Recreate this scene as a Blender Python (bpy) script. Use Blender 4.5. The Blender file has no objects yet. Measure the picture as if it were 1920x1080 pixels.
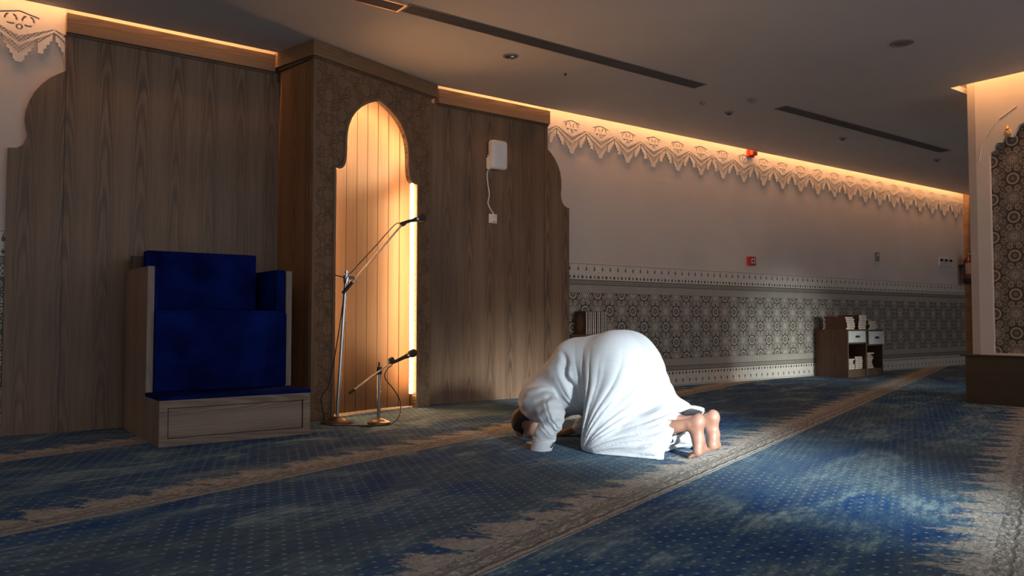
import bpy, bmesh, math, random
import numpy as np
from mathutils import Vector, Matrix
random.seed(4)
SC = bpy.context.scene
COL = SC.collection
PI = math.pi

# ------------------------------------------------------------------ camera
FPX = 1493.0
CAM_H = 0.75
PITCH = math.atan(60 / FPX)
YAW = math.atan(1990 * math.cos(PITCH) / FPX)          # view direction, clockwise from the wall normal
YAW = math.atan(1990 * math.cos(PITCH) / FPX)
cd = bpy.data.cameras.new('camera')
cd.sensor_width = 36.0
cd.lens = FPX * 36 / 1920
cam = bpy.data.objects.new('camera', cd)
COL.objects.link(cam)
cam.location = (0, 0, CAM_H)
cam.rotation_euler = (PI / 2 + PITCH, 0, YAW - PI / 2)
SC.camera = cam
cd.clip_start = 0.02

# ------------------------------------------------------------------ world, exposure, added lamps
SC.view_settings.view_transform = 'Standard'
SC.view_settings.look = 'None'
SC.view_settings.gamma = 1
SC.view_settings.use_curve_mapping = False
SC.view_settings.exposure = 0.22
w = bpy.data.worlds.new('world')
SC.world = w
w.use_nodes = True
bg = w.node_tree.nodes['Background']
bg.inputs[0].default_value = (0.84, 0.89, 1.0, 1)
bg.inputs[1].default_value = 0.95

def area_light(name, loc, target, sx, sy, energy, color, spread):
    l = bpy.data.lights.new(name, 'AREA')
    l.shape = 'RECTANGLE'
    l.size = sx
    l.size_y = sy
    l.energy = energy
    l.color = color
    l.spread = math.radians(spread)
    o = bpy.data.objects.new(name, l)
    COL.objects.link(o)
    o.location = loc
    d = Vector(target) - Vector(loc)
    o.rotation_euler = d.to_track_quat('-Z', 'Y').to_euler()
    return o

# unseen warm fill light, added behind the camera to brighten wood, dado and carpet
area_light('rear_fill', (3.5, -3.5, 2.80), (3.5, -0.5, 0.0), 7.0, 1.2, 70, (1.0, 0.87, 0.75), 180)
# unseen lamps added for assumed daylight on person and far dado; no windows built
area_light('assumed_daylight_beam', (1.75, -3.0, 1.80), (3.58, 2.68, 0.26), 0.6, 0.6, 14.5, (0.86, 0.96, 1.0), 17)  # assumed source, aimed at the person and the carpet around
area_light('assumed_dado_daylight', (10.3, -3.0, 0.75), (9.1, 6.1, 0.10), 0.7, 0.3, 5.0, (0.90, 0.98, 0.96), 17)  # added lamp that brightens a band of the far dado, source assumed

# ------------------------------------------------------------------ node helpers
class E:
    """small wrapper so that node maths can be written as expressions"""
    def __init__(s, t, sock): s.t = t; s.s = sock
    def _m(s, op, b=None, c=None):
        n = s.t.nodes.new('ShaderNodeMath'); n.operation = op
        for i, v in enumerate((s, b, c)):
            if v is None: continue
            if isinstance(v, E): s.t.links.new(v.s, n.inputs[i])
            else: n.inputs[i].default_value = v
        return E(s.t, n.outputs[0])
    def __add__(s, o): return s._m('ADD', o)
    __radd__ = __add__
    def __sub__(s, o): return s._m('SUBTRACT', o)
    def __rsub__(s, o): return (s * -1) + o
    def __mul__(s, o): return s._m('MULTIPLY', o)
    __rmul__ = __mul__
    def __truediv__(s, o): return s._m('DIVIDE', o)
    def lt(s, o): return s._m('LESS_THAN', o)
    def gt(s, o): return s._m('GREATER_THAN', o)
    def abs(s): return s._m('ABSOLUTE')
    def sin(s): return s._m('SINE')
    def cos(s): return s._m('COSINE')
    def sqrt(s): return s._m('SQRT')
    def rnd(s): return s._m('ROUND')
    def floor(s): return s._m('FLOOR')
    def fmod(s, o): return s._m('FLOORED_MODULO', o)
    def max(s, o): return s._m('MAXIMUM', o)
    def min(s, o): return s._m('MINIMUM', o)
    def atan2(s, o): return s._m('ARCTAN2', o)
    def pow(s, o): return s._m('POWER', o)
    def pp(s, o): return s._m('PINGPONG', o)
    def ss(s, a, b):
        n = s.t.nodes.new('ShaderNodeMapRange'); n.interpolation_type = 'SMOOTHSTEP'
        s.t.links.new(s.s, n.inputs[0])
        inv = a > b
        n.inputs[1].default_value = min(a, b); n.inputs[2].default_value = max(a, b)
        n.inputs[3].default_value = 1.0 if inv else 0.0
        n.inputs[4].default_value = 0.0 if inv else 1.0
        return E(s.t, n.outputs[0])
    def band(s, a, b, e=0.004):
        return s.ss(a - e, a) * s.ss(b + e, b)

def new_mat(name):
    m = bpy.data.materials.new(name); m.use_nodes = True
    t = m.node_tree
    return m, t, t.nodes['Principled BSDF']

def pos(t, obj=False):
    if obj:
        n = t.nodes.new('ShaderNodeTexCoord'); out = n.outputs['Object']
    else:
        n = t.nodes.new('ShaderNodeNewGeometry'); out = n.outputs['Position']
    s = t.nodes.new('ShaderNodeSeparateXYZ'); t.links.new(out, s.inputs[0])
    return E(t, s.outputs[0]), E(t, s.outputs[1]), E(t, s.outputs[2])

def comb(t, x, y, z):
    n = t.nodes.new('ShaderNodeCombineXYZ')
    for i, v in enumerate((x, y, z)):
        if isinstance(v, E): t.links.new(v.s, n.inputs[i])
        else: n.inputs[i].default_value = v
    return n.outputs[0]

def noise(t, vec, scale, detail=3, rough=0.55, dist=0.0):
    n = t.nodes.new('ShaderNodeTexNoise')
    n.inputs['Scale'].default_value = scale
    n.inputs['Detail'].default_value = detail
    n.inputs['Roughness'].default_value = rough
    n.inputs['Distortion'].default_value = dist
    t.links.new(vec, n.inputs['Vector'])
    return E(t, n.outputs[0])

def ramp(t, fac, stops):
    n = t.nodes.new('ShaderNodeValToRGB')
    while len(n.color_ramp.elements) < len(stops): n.color_ramp.elements.new(0.5)
    for e, (p, c) in zip(n.color_ramp.elements, stops):
        e.position = p; e.color = (*c, 1)
    t.links.new(fac.s, n.inputs[0])
    return n.outputs[0]

def mixc(t, fac, a, b, mode='MIX'):
    n = t.nodes.new('ShaderNodeMix'); n.data_type = 'RGBA'; n.blend_type = mode
    if isinstance(fac, E): t.links.new(fac.s, n.inputs[0])
    else: n.inputs[0].default_value = fac
    for i, v in ((6, a), (7, b)):
        if isinstance(v, tuple): n.inputs[i].default_value = (*v, 1)
        else: t.links.new(v, n.inputs[i])
    return n.outputs[2]

def bump(t, b, h, strength=0.3, dist=0.01):
    n = t.nodes.new('ShaderNodeBump')
    n.inputs['Strength'].default_value = strength
    n.inputs['Distance'].default_value = dist
    t.links.new(h.s, n.inputs['Height'])
    t.links.new(n.outputs[0], b.inputs['Normal'])

def plain(name, col, rough=0.6, metal=0.0, var=0.06, nscale=12, emit=None, es=0, sheen=0, bmp=0.0, coat=0):
    m, t, b = new_mat(name)
    x, y, z = pos(t, True)
    n = noise(t, comb(t, x, y, z), nscale)
    c = tuple(max(0, v * (1 - var * 2)) for v in col); d = tuple(min(1, v * (1 + var * 2)) for v in col)
    t.links.new(ramp(t, n, [(0.3, c), (0.7, d)]), b.inputs['Base Color'])
    b.inputs['Roughness'].default_value = rough
    b.inputs['Metallic'].default_value = metal
    if sheen:
        b.inputs['Sheen Weight'].default_value = sheen
        b.inputs['Sheen Roughness'].default_value = 0.4
    if coat: b.inputs['Coat Weight'].default_value = coat
    if bmp: bump(t, b, noise(t, comb(t, x, y, z), nscale * 12, 2), bmp, 0.002)
    if emit:
        b.inputs['Emission Color'].default_value = (*emit, 1)
        b.inputs['Emission Strength'].default_value = es
    return m

def wood(name, c0, c1, c2, scale=1.0, rough=0.55, horiz=False, joints=None, plank=0, u_axis=None, along=None):
    """oak veneer: stretched pores and cathedral figure; u across the grain, v along it"""
    m, t, b = new_mat(name)
    x, y, z = pos(t, False)
    if u_axis is None: u = x + y * 0.83
    else: u = x * u_axis[0] + y * u_axis[1]
    v = z
    if horiz: u, v = z, x + y * 0.6
    if along == 'y': u, v = x + z, y
    contour = noise(t, comb(t, u * 3.4 * scale, v * 0.42 * scale, 0.3), 1.0, 1, 0.4)
    um = (u / 0.235); um = (um - um.rnd()) * 0.235
    wn = noise(t, comb(t, u * 4, v * 1.2, 2.0), 1.0, 3, 0.6)
    cath = ((v * 2.0 + um * um * 420 + wn * 2.4) * 9.0).sin() * 0.5 + 0.5
    rings = (1 - cath * (um.abs().ss(0.085, 0.04))) * noise(t, comb(t, u * 1.2, v * 0.6, 7.0), 1.0, 2).ss(0.25, 0.65)
    fine = noise(t, comb(t, u * 110 * scale, v * 2.4 * scale, 1.0), 1.0, 3, 0.7)
    mid = noise(t, comb(t, u * 26 * scale, v * 0.8 * scale, 4.0), 1.0, 4, 0.65)
    f = rings * 0.24 - 0.03 + fine * 0.40 + mid * 0.38
    colr = ramp(t, f, [(0.25, c0), (0.5, c1), (0.75, c2)])
    if joints:
        j = None
        for jx in joints:
            k = (u - jx).abs().ss(0.0035, 0.0015)
            j = k if j is None else j.max(k)
        colr = mixc(t, j, colr, tuple(v * 0.15 for v in c0))
    t.links.new(colr, b.inputs['Base Color'])
    b.inputs['Roughness'].default_value = rough
    bump(t, b, fine, 0.25, 0.002)
    return m

def star_tiles(gx, gz):
    """value 0..1 of the arabesque: rings and rosettes on a chequer of unit pitch"""
    i = gx.rnd(); j = gz.rnd()
    fx = gx - i; fz = gz - j
    odd = (i + j).fmod(2.0).gt(0.5)
    r = (fx * fx + fz * fz).sqrt()
    a = fz.atan2(fx)
    ring = r.band(0.235, 0.290, 0.015) * 0.8 + r.band(0.16, 0.20, 0.02) * 0.45 * ((a * 12).cos().ss(-0.3, 0.3)) + r.ss(0.10, 0.08) * 0.55 - r.ss(0.04, 0.03) * 0.5
    dots = r.band(0.37, 0.42, 0.015) * ((a * 20).cos().ss(-0.2, 0.2))
    ros = dots * 0.95 + r.band(0.30, 0.33, 0.01) * 0.5 + r.ss(0.30, 0.28) * 0.42 + r.ss(0.27, 0.25) * ((a * 12).cos().ss(0.3, 0.6)) * 0.25 + r.band(0.10, 0.13, 0.01) * 0.3
    site = ring * odd + ros * (1 - odd)
    def pair(u, v):
        # circles at (i +- .2, j + .5)
        q = v - 0.5; q = q - q.rnd()
        p = (u - u.rnd()).abs() - 0.2
        d = (p * p + q * q).sqrt()
        return d.ss(0.15, 0.135) * 0.46 + d.band(0.115, 0.14, 0.008) * 0.22 + d.ss(0.05, 0.04) * -0.15
    sm = pair(gx, gz).max(pair(gz, gx) * 0.8)
    hx = (gx - gx.floor()) - 0.5; hz = (gz - gz.floor()) - 0.5
    hr = (hx * hx + hz * hz).sqrt(); ha = hz.atan2(hx)
    tiny = hr.band(0.12, 0.17, 0.01) * ((ha * 8).cos().ss(0.0, 0.4)) * 0.7 + hr.ss(0.06, 0.05) * 0.55 + hr.band(0.22, 0.25, 0.01) * ((ha * 16).cos().ss(0.2, 0.5)) * 0.5
    return site.max(sm).max(tiny).max(0.0)

def dado_material():
    m, t, b = new_mat('arabesque_dado')
    x, y, z = pos(t)
    H = 1.345
    zz = z - H / 2
    d = H / 2 - zz.abs()                     # distance from the nearer edge, both borders mirror
    main = star_tiles((x - 7.31) / 0.174, zz / 0.174)
    isb = d.ss(0.318, 0.312)
    # outer cream band
    px = ((x / 0.114) - (x / 0.114).rnd()) * 0.114
    drop = ((px * px * 2.2 + (d - 0.066) * (d - 0.066)).sqrt()).ss(0.019, 0.014)
    tip = (px.abs() * 4 + (d - 0.045).abs()).ss(0.024, 0.018)
    p2 = ((x / 0.057) - (x / 0.057).rnd()) * 0.057
    par = (x / 0.057).rnd().fmod(2.0).gt(0.5)
    disc = ((p2 * p2 + (d - 0.148) * (d - 0.148)).sqrt()).ss(0.018, 0.014)
    tri = (p2.abs() * 1.5 + (d - 0.148).abs()).ss(0.022, 0.017)
    row = disc * par + tri * (1 - par)
    speck = noise(t, comb(t, x, z, 0.0), 70, 1).ss(0.60, 0.68) * 0.35
    cream = 0.86 - speck * d.band(0.02, 0.125, 0.004) - drop.max(tip).max(row) * 0.85 - d.band(0.010, 0.015, 0.002) * 0.5
    # thin lined band
    chk = ((x * 260).sin() * (d * 500).sin()).ss(0.0, 0.3)
    lined = 0.50 - d.band(0.180, 0.186, 0.002) * 0.6 - d.band(0.222, 0.228, 0.002) * 0.6 - chk * d.band(0.192, 0.216, 0.002) * 0.4 - d.band(0.205, 0.207, 0.001) * 0.3
    # zig-zag lattice band
    zg1 = ((x / 0.057).pp(0.5) * 2 - (d - 0.236) / 0.038).abs().ss(0.20, 0.09)
    zg2 = (1 - (x / 0.057).pp(0.5) * 2 - (d - 0.236) / 0.038).abs().ss(0.20, 0.09)
    zg3 = ((x / 0.057).pp(0.5) * 2 - (d - 0.274) / 0.038).abs().ss(0.20, 0.09)
    zg4 = (1 - (x / 0.057).pp(0.5) * 2 - (d - 0.274) / 0.038).abs().ss(0.20, 0.09)
    lat = (zg1.max(zg2).max(zg3).max(zg4)) * 0.75 + 0.08
    v = cream * d.ss(0.174, 0.172) + lined * d.band(0.174, 0.232, 0.001) + lat * d.band(0.232, 0.312, 0.001)
    v = v * isb + main * (1 - isb)
    g = noise(t, comb(t, x, z, 0.0), 9, 3) * 0.16 - 0.08
    c = ramp(t, v + g, [(0.0, (0.095, 0.079, 0.063)), (0.45, (0.34, 0.295, 0.245)), (0.9, (0.72, 0.66, 0.57))])
    t.links.new(c, b.inputs['Base Color'])
    b.inputs['Roughness'].default_value = 0.5
    bump(t, b, v, 0.15, 0.003)
    return m

def pillar_tile_material():
    m, t, b = new_mat('arabesque_pillar')
    x, y, z = pos(t)
    v = star_tiles((y - 2.922 + 0.34) / 0.170, (z - 2.165 - 0.34) / 0.170)
    c = ramp(t, v, [(0.0, (0.05, 0.035, 0.026)), (0.4, (0.15, 0.125, 0.102)), (1.0, (0.50, 0.44, 0.37))])
    t.links.new(c, b.inputs['Base Color'])
    b.inputs['Roughness'].default_value = 0.5
    return m

CA = math.radians(19.0)
def carpet_material():
    m, t, b = new_mat('prayer_carpet')
    x, y, z = pos(t)
    p = x * math.cos(CA) + y * math.sin(CA)
    q = y * math.cos(CA) - x * math.sin(CA)
    v3 = comb(t, p, q, 0.0)
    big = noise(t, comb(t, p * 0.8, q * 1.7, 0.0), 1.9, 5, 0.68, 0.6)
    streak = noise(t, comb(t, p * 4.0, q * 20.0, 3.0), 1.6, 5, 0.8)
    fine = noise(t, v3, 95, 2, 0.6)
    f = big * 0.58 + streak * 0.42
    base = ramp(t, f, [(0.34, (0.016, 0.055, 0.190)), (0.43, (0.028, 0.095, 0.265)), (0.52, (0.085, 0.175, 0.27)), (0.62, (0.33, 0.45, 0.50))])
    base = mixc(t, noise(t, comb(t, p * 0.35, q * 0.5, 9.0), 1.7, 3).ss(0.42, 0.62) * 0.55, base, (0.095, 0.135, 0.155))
    # woven points
    ang = math.radians(70)
    s1 = (x * math.cos(ang) + y * math.sin(ang)) / 0.056
    s2 = (y * math.cos(ang) - x * math.sin(ang)) / 0.053
    a1 = s1 - s1.rnd(); a2 = s2 - s2.rnd()
    dot = ((a1 * a1 + a2 * a2 * 0.5).sqrt()).ss(0.14, 0.07) * noise(t, v3, 2.3, 2).ss(0.30, 0.50)
    base = mixc(t, dot * 0.85, base, (0.42, 0.46, 0.44))
    # striped row borders with ragged teeth towards the front wall
    sk2 = p + q * 0.25
    wob = noise(t, comb(t, sk2 * 12, q * 5.0, 0.0), 1.0, 5, 0.8) - 0.5
    fw = noise(t, v3, 38, 3, 0.7) - 0.5
    pv = t.nodes.new('ShaderNodeTexVoronoi'); pv.feature = 'DISTANCE_TO_EDGE'
    pv.inputs['Scale'].default_value = 1.0; pv.inputs['Randomness'].default_value = 0.8
    t.links.new(comb(t, p * 20 + fw, q * 38 + fw * 2, 0.0), pv.inputs['Vector'])
    peb = E(t, pv.outputs[0]).ss(0.22, 0.0)
    mask = None; dark = None
    for c in (-1.35, 0.150, 1.535, 3.16, 4.735):
        d = q - c
        sk = p + d * 0.25
        tri = 1 - (sk / 0.245 + c * 3.3).pp(0.5) * 2
        L = tri.pow(2.2) * 0.14 + wob * 0.80 + fw * 0.16 + 0.095
        k = (d - L).ss(0.014, -0.014) * (d + fw * 0.02).ss(-0.135, -0.125)
        k = k * (1 - d.ss(0.08, 0.34) * 0.55)
        mask = k if mask is None else mask.max(k)
        wv = (p * 37).sin() * 0.004 + fw * 0.02
        ln = (d + 0.088 + wv).abs().ss(0.011, 0.003).max((d + 0.030 - wv).abs().ss(0.011, 0.003) * 0.8).max((d + 0.118).abs().ss(0.006, 0.002) * 0.8)
        ln = ln.max(peb * d.band(-0.088, 0.02, 0.01) * 0.7).max(peb * d.ss(0.02, 0.03) * 0.25)
        dark = ln if dark is None else dark.max(ln)
    sp = noise(t, v3, 42, 4, 0.75).ss(0.56, 0.68)
    bei = ramp(t, noise(t, comb(t, p * 6, q * 14, 0.0), 3.5, 4, 0.7), [(0.3, (0.33, 0.305, 0.265)), (0.55, (0.58, 0.54, 0.475)), (0.75, (0.80, 0.76, 0.69))])
    bei = mixc(t, (dark.max(sp * 0.75)) * 0.75, bei, (0.075, 0.075, 0.07))
    c = mixc(t, mask, base, bei)
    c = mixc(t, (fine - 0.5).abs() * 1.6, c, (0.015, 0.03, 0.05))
    t.links.new(c, b.inputs['Base Color'])
    b.inputs['Roughness'].default_value = 0.95
    b.inputs['Specular IOR Level'].default_value = 0.1
    bump(t, b, fine * 0.6 + dot * 0.2 + mask * (1 - dark) * 0.8 + streak * 0.4, 0.7, 0.008)
    return m

def lace_material():
    m, t, b = new_mat('pierced_plaster')
    x, y, z = pos(t)
    b.inputs['Base Color'].default_value = (0.76, 0.70, 0.62, 1)
    b.inputs['Roughness'].default_value = 0.7
    u = ((x - 5.178) / 0.4055); u = (u - u.floor()) - 0.5           # 0 at the hanging tip
    ux = u * 0.4055
    # hex-like small holes between two rising arches
    gx = ux / 0.025; gz = z / 0.0125
    row = gz.floor().fmod(2.0).gt(0.5) * 0.5
    cx = (gx + row); cx = cx - cx.rnd(); cz = (gz - gz.floor()) - 0.5
    hole = (cx * cx + cz * cz * 0.55).sqrt().ss(0.44, 0.38)
    au = ux.abs()
    zone = (z - (2.515 + au * 0.86)).ss(-0.002, 0.002) * (z - (2.640 + au * 0.42)).ss(0.002, -0.002) * (z - (2.585 + au * 0.62)).abs().ss(0.007, 0.009)
    # flower scrolls higher up
    dx = ux.abs() - 0.050; dz = z - 2.745
    rr = (dx * dx + dz * dz).sqrt()
    scroll = rr.band(0.028, 0.038, 0.002) * ((dz.atan2(dx) * 3).sin().ss(-0.6, -0.3))
    r2 = (ux * ux + (z - 2.700) * (z - 2.700)).sqrt()
    scroll = scroll.max(r2.band(0.012, 0.020, 0.002)).max((z - (2.805 - ux.abs() * 0.25)).abs().ss(0.006, 0.004) * ux.abs().ss(0.12, 0.11))
    cut = (hole * zone).max(scroll)
    tr = t.nodes.new('ShaderNodeBsdfTransparent')
    mx = t.nodes.new('ShaderNodeMixShader')
    t.links.new(cut.gt(0.5).s, mx.inputs[0])
    t.links.new(b.outputs[0], mx.inputs[1]); t.links.new(tr.outputs[0], mx.inputs[2])
    t.links.new(mx.outputs[0], t.nodes['Material Output'].inputs[0])
    return m

MU = Vector((1.274, 0.411, 0)).normalized()        # along the niche front
MN = Vector((-MU.y, MU.x, 0))                      # into the wall
MA = Vector((2.356, 5.612, 0))                     # left front corner on the floor
def mp(u, w, z): return MA + MU * u + MN * w + Vector((0, 0, z))

def carved_wood_material():
    m, t, b = new_mat('carved_oak')
    x, y, z = pos(t)
    u = x * MU.x + y * MU.y - (MA.x * MU.x + MA.y * MU.y)
    wz = noise(t, comb(t, u, z, 0.0), 9, 2) * 0.02
    S = 0.255
    lines = None
    def octo(x_, z_, rad, rot):
        a_ = x_ * math.cos(rot) + z_ * math.sin(rot); b_ = z_ * math.cos(rot) - x_ * math.sin(rot)
        aa = a_.abs(); bb = b_.abs()
        return (aa.max(bb).max((aa + bb) * 0.7071) - rad).abs()
    for k, (ox, oz) in enumerate(((0.03, 0.05), (0.03 + S / 2, 0.05 + S / 2))):
        cx = (u + wz * 0.4 - ox) / S; cx = (cx - cx.rnd()) * S
        cz = (z + wz * 0.4 - oz) / S; cz = (cz - cz.rnd()) * S
        for rad, rot in ((0.052, 0.0), (0.098, PI / 8), (0.118, 0.35)):
            l = octo(cx, cz, rad, rot).ss(0.0042, 0.0015)
            lines = l if lines is None else lines.max(l)
    lines = lines * noise(t, comb(t, u, z, 4.0), 11, 1).ss(0.36, 0.46)
    grain = noise(t, comb(t, u * 70, z * 2.2, 1.0), 1.0, 3, 0.7)
    c = ramp(t, grain, [(0.25, (0.13, 0.077, 0.042)), (0.5, (0.195, 0.118, 0.067)), (0.8, (0.25, 0.16, 0.095))])
    inside = u.band(0.03, 1.31, 0.004)
    c = mixc(t, lines * inside * 0.75, c, (0.05, 0.028, 0.016))
    t.links.new(c, b.inputs['Base Color'])
    b.inputs['Roughness'].default_value = 0.5
    bump(t, b, 1 - lines * inside, 0.6, 0.004)
    return m

def plank_material():
    m, t, b = new_mat('oak_planks')
    n = t.nodes.new('ShaderNodeUVMap'); n.uv_map = 'UVMap'
    s = t.nodes.new('ShaderNodeSeparateXYZ'); t.links.new(n.outputs[0], s.inputs[0])
    u = E(t, s.outputs[0]); v = E(t, s.outputs[1])       # u counts planks, v metres
    g = (u - u.rnd()).abs().ss(0.045, 0.02)
    idn = (u + 0.5).floor() * 7.3
    grain = noise(t, comb(t, u * 9, v * 1.6, idn), 1.0, 4, 0.7)
    fine = noise(t, comb(t, u * 60, v * 3, idn), 1.0, 2, 0.7)
    c = ramp(t, grain * 0.6 + fine * 0.4, [(0.3, (0.115, 0.066, 0.040)), (0.55, (0.155, 0.093, 0.058)), (0.8, (0.20, 0.128, 0.084))])
    c = mixc(t, g, c, (0.03, 0.014, 0.007))
    t.links.new(c, b.inputs['Base Color'])
    b.inputs['Roughness'].default_value = 0.5
    bump(t, b, 1 - g, 0.8, 0.01)
    return m

# ------------------------------------------------------------------ materials
M = {}
def wall_mat():
    m, t, b = new_mat('cream_plaster')
    x, y, z = pos(t)
    n = noise(t, comb(t, x, y, z), 1.6, 4)
    t.links.new(ramp(t, n, [(0.3, (0.60, 0.535, 0.475)), (0.7, (0.66, 0.59, 0.53))]), b.inputs['Base Color'])
    b.inputs['Roughness'].default_value = 0.75
    bump(t, b, noise(t, comb(t, x, y, z), 160, 2), 0.12, 0.002)
    return m
def ceil_mat():
    m, t, b = new_mat('ceiling_paint')
    x, y, z = pos(t)
    n = noise(t, comb(t, x, y, z), 1.2, 4)
    t.links.new(ramp(t, n, [(0.3, (0.62, 0.59, 0.56)), (0.7, (0.67, 0.64, 0.61))]), b.inputs['Base Color'])
    b.inputs['Roughness'].default_value = 0.7
    bump(t, b, noise(t, comb(t, x, y, z), 120, 2), 0.1, 0.002)
    return m
M['wall'] = wall_mat()
M['ceil'] = ceil_mat()
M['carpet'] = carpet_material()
M['dado'] = dado_material()
M['ptile'] = pillar_tile_material()
M['lace'] = lace_material()
M['panel'] = wood('oak_panel', (0.085, 0.045, 0.023), (0.195, 0.115, 0.064), (0.29, 0.18, 0.108), 1.0, 0.5, joints=(0.79 + 6.11 * .83, 4.99 + 6.11 * .83))
M['panelside'] = wood('oak_niche_side', (0.14, 0.068, 0.027), (0.24, 0.125, 0.055), (0.31, 0.175, 0.085), 1.0, 0.5, u_axis=(0, 1), joints=(5.72,))
M['crown'] = wood('oak_crown', (0.16, 0.092, 0.045), (0.24, 0.143, 0.072), (0.31, 0.195, 0.105), 1.0, 0.5, horiz=True)
M['carved'] = carved_wood_material()
M['archtrim'] = wood('oak_arch_trim', (0.15, 0.09, 0.05), (0.22, 0.14, 0.085), (0.28, 0.19, 0.12), 1.2, 0.5)
M['planks'] = plank_material()
M['pulpit'] = wood('pulpit_oak', (0.12, 0.078, 0.052), (0.24, 0.165, 0.115), (0.36, 0.26, 0.19), 1.1, 0.5, horiz=True)
M['pulpit_v'] = wood('pulpit_oak_upright', (0.15, 0.11, 0.08), (0.25, 0.19, 0.145), (0.33, 0.26, 0.20), 1.1, 0.5)
M['velvet'] = plain('blue_velvet', (0.003, 0.011, 0.10), 0.95, var=0.25, nscale=5, bmp=0.2)
for _n in M['velvet'].node_tree.nodes:
    if _n.type == 'BSDF_PRINCIPLED': _n.inputs['Specular IOR Level'].default_value = 0.04
M['walnut'] = wood('dark_cabinet_wood', (0.07, 0.037, 0.022), (0.125, 0.068, 0.04), (0.18, 0.10, 0.06), 1.2, 0.5)
M['dkbase'] = wood('pillar_base_wood', (0.028, 0.018, 0.012), (0.045, 0.029, 0.019), (0.06, 0.04, 0.028), 1.0, 0.5, horiz=True)
M['white'] = plain('white_lacquer', (0.62, 0.60, 0.56), 0.45)
M['plastic'] = plain('white_plastic', (0.86, 0.83, 0.80), 0.4, var=0.02)
M['graypl'] = plain('grey_plastic', (0.25, 0.22, 0.20), 0.5)
M['black'] = plain('black_plastic', (0.012, 0.011, 0.011), 0.45)
M['brown_foam'] = plain('dark_microphone_mesh', (0.05, 0.028, 0.02), 0.6, bmp=0.5, nscale=40)
M['chrome'] = plain('chrome', (0.62, 0.62, 0.62), 0.18, 1.0, var=0.03)
M['bronze'] = plain('bronze_base', (0.16, 0.10, 0.06), 0.35, 0.6)
M['red'] = plain('red_plastic', (0.55, 0.03, 0.02), 0.4)
M['redlens'] = plain('red_lens', (0.85, 0.10, 0.03), 0.3)
M['dkred'] = plain('extinguisher_red', (0.13, 0.007, 0.008), 0.3, coat=0.5)
M['label'] = plain('pale_label', (0.42, 0.33, 0.31), 0.5, var=0.12, nscale=30)
M['grille'] = plain('vent_grey', (0.15, 0.14, 0.135), 0.5, var=0.05)
M['ventdark'] = plain('vent_dark', (0.045, 0.043, 0.042), 0.8)
M['brass'] = plain('warm_metal', (0.75, 0.55, 0.38), 0.3, 0.8)
M['page'] = plain('book_pages', (0.72, 0.62, 0.49), 0.8, var=0.12, nscale=60)
M['cover'] = plain('brown_book_cover', (0.12, 0.048, 0.026), 0.5, var=0.15)
M['cover_dk'] = plain('dark_book_cover', (0.035, 0.02, 0.013), 0.5, var=0.2)
M['medal'] = plain('cover_medallion', (0.085, 0.055, 0.032), 0.5, var=0.3, nscale=60)
M['litplaster'] = plain('warm_lit_plaster', (0.62, 0.40, 0.20), 0.4, 0.3)  # golden tone paints the light from above onto plain plaster
WARM = (1.0, 0.52, 0.22)
M['led'] = plain('led_strip', (0.9, 0.8, 0.7), 0.5, emit=(1.0, 0.47, 0.19), es=60)
M['ledniche'] = plain('led_niche', (0.9, 0.8, 0.7), 0.5, emit=(1.0, 0.53, 0.22), es=48)
M['ledpillar'] = plain('led_pillar', (0.9, 0.8, 0.7), 0.5, emit=(1.0, 0.47, 0.17), es=40)

# ------------------------------------------------------------------ mesh helpers
def obj(name, bm, mat=None, parent=None, smooth=False):
    me = bpy.data.meshes.new(name)
    bm.normal_update()
    bm.to_mesh(me); bm.free()
    if mat: me.materials.append(mat)
    if smooth:
        for p in me.polygons: p.use_smooth = True
        try: me.set_sharp_from_angle(angle=math.radians(40))
        except Exception: pass
    o = bpy.data.objects.new(name, me)
    COL.objects.link(o)
    if parent: o.parent = parent
    return o
def tag(o, label, cat, group=None):
    o['label'] = label; o['category'] = cat
    if group: o['group'] = group
    return o
def thing(name, label, cat, loc=(0, 0, 0), rz=0.0, group=None):
    o = bpy.data.objects.new(name, None); COL.objects.link(o)
    o.location = loc; o.rotation_euler = (0, 0, rz); o.empty_display_size = 0.05
    return tag(o, label, cat, group)
def struct(o): o['kind'] = 'structure'; return o
def BM(): return bmesh.new()
def box(bm, x0, x1, y0, y1, z0, z1, bev=0.0, mat=None):
    vs = [bm.verts.new((x, y, z)) for x in (x0, x1) for y in (y0, y1) for z in (z0, z1)]
    fs = [(0, 1, 3, 2), (4, 6, 7, 5), (0, 4, 5, 1), (2, 3, 7, 6), (0, 2, 6, 4), (1, 5, 7, 3)]
    faces = [bm.faces.new([vs[i] for i in f]) for f in fs]
    bmesh.ops.recalc_face_normals(bm, faces=faces)
    if bev > 0:
        eds = list({e for f in faces for e in f.edges})
        bmesh.ops.bevel(bm, geom=eds, offset=bev, segments=(5 if bev > 0.02 else 2), affect='EDGES', profile=0.6)
    if mat is not None:
        for v in vs:
            if v.is_valid: v.co = mat @ v.co
    return bm
def xf(bm, m):
    bmesh.ops.transform(bm, matrix=m, verts=bm.verts[:]); return bm
def prism(bm, pts, axis, depth):
    """closed polygon (3-D points) extruded by a vector"""
    vs = [bm.verts.new(p) for p in pts]
    es = [bm.edges.new((vs[i], vs[(i + 1) % len(vs)])) for i in range(len(vs))]
    r = bmesh.ops.triangle_fill(bm, edges=es, use_beauty=True)
    f = [g for g in r['geom'] if isinstance(g, bmesh.types.BMFace)]
    ex = bmesh.ops.extrude_face_region(bm, geom=f)
    v2 = [g for g in ex['geom'] if isinstance(g, bmesh.types.BMVert)]
    bmesh.ops.translate(bm, verts=v2, vec=Vector(axis) * depth)
    bmesh.ops.recalc_face_normals(bm, faces=bm.faces[:])
    return bm
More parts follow.
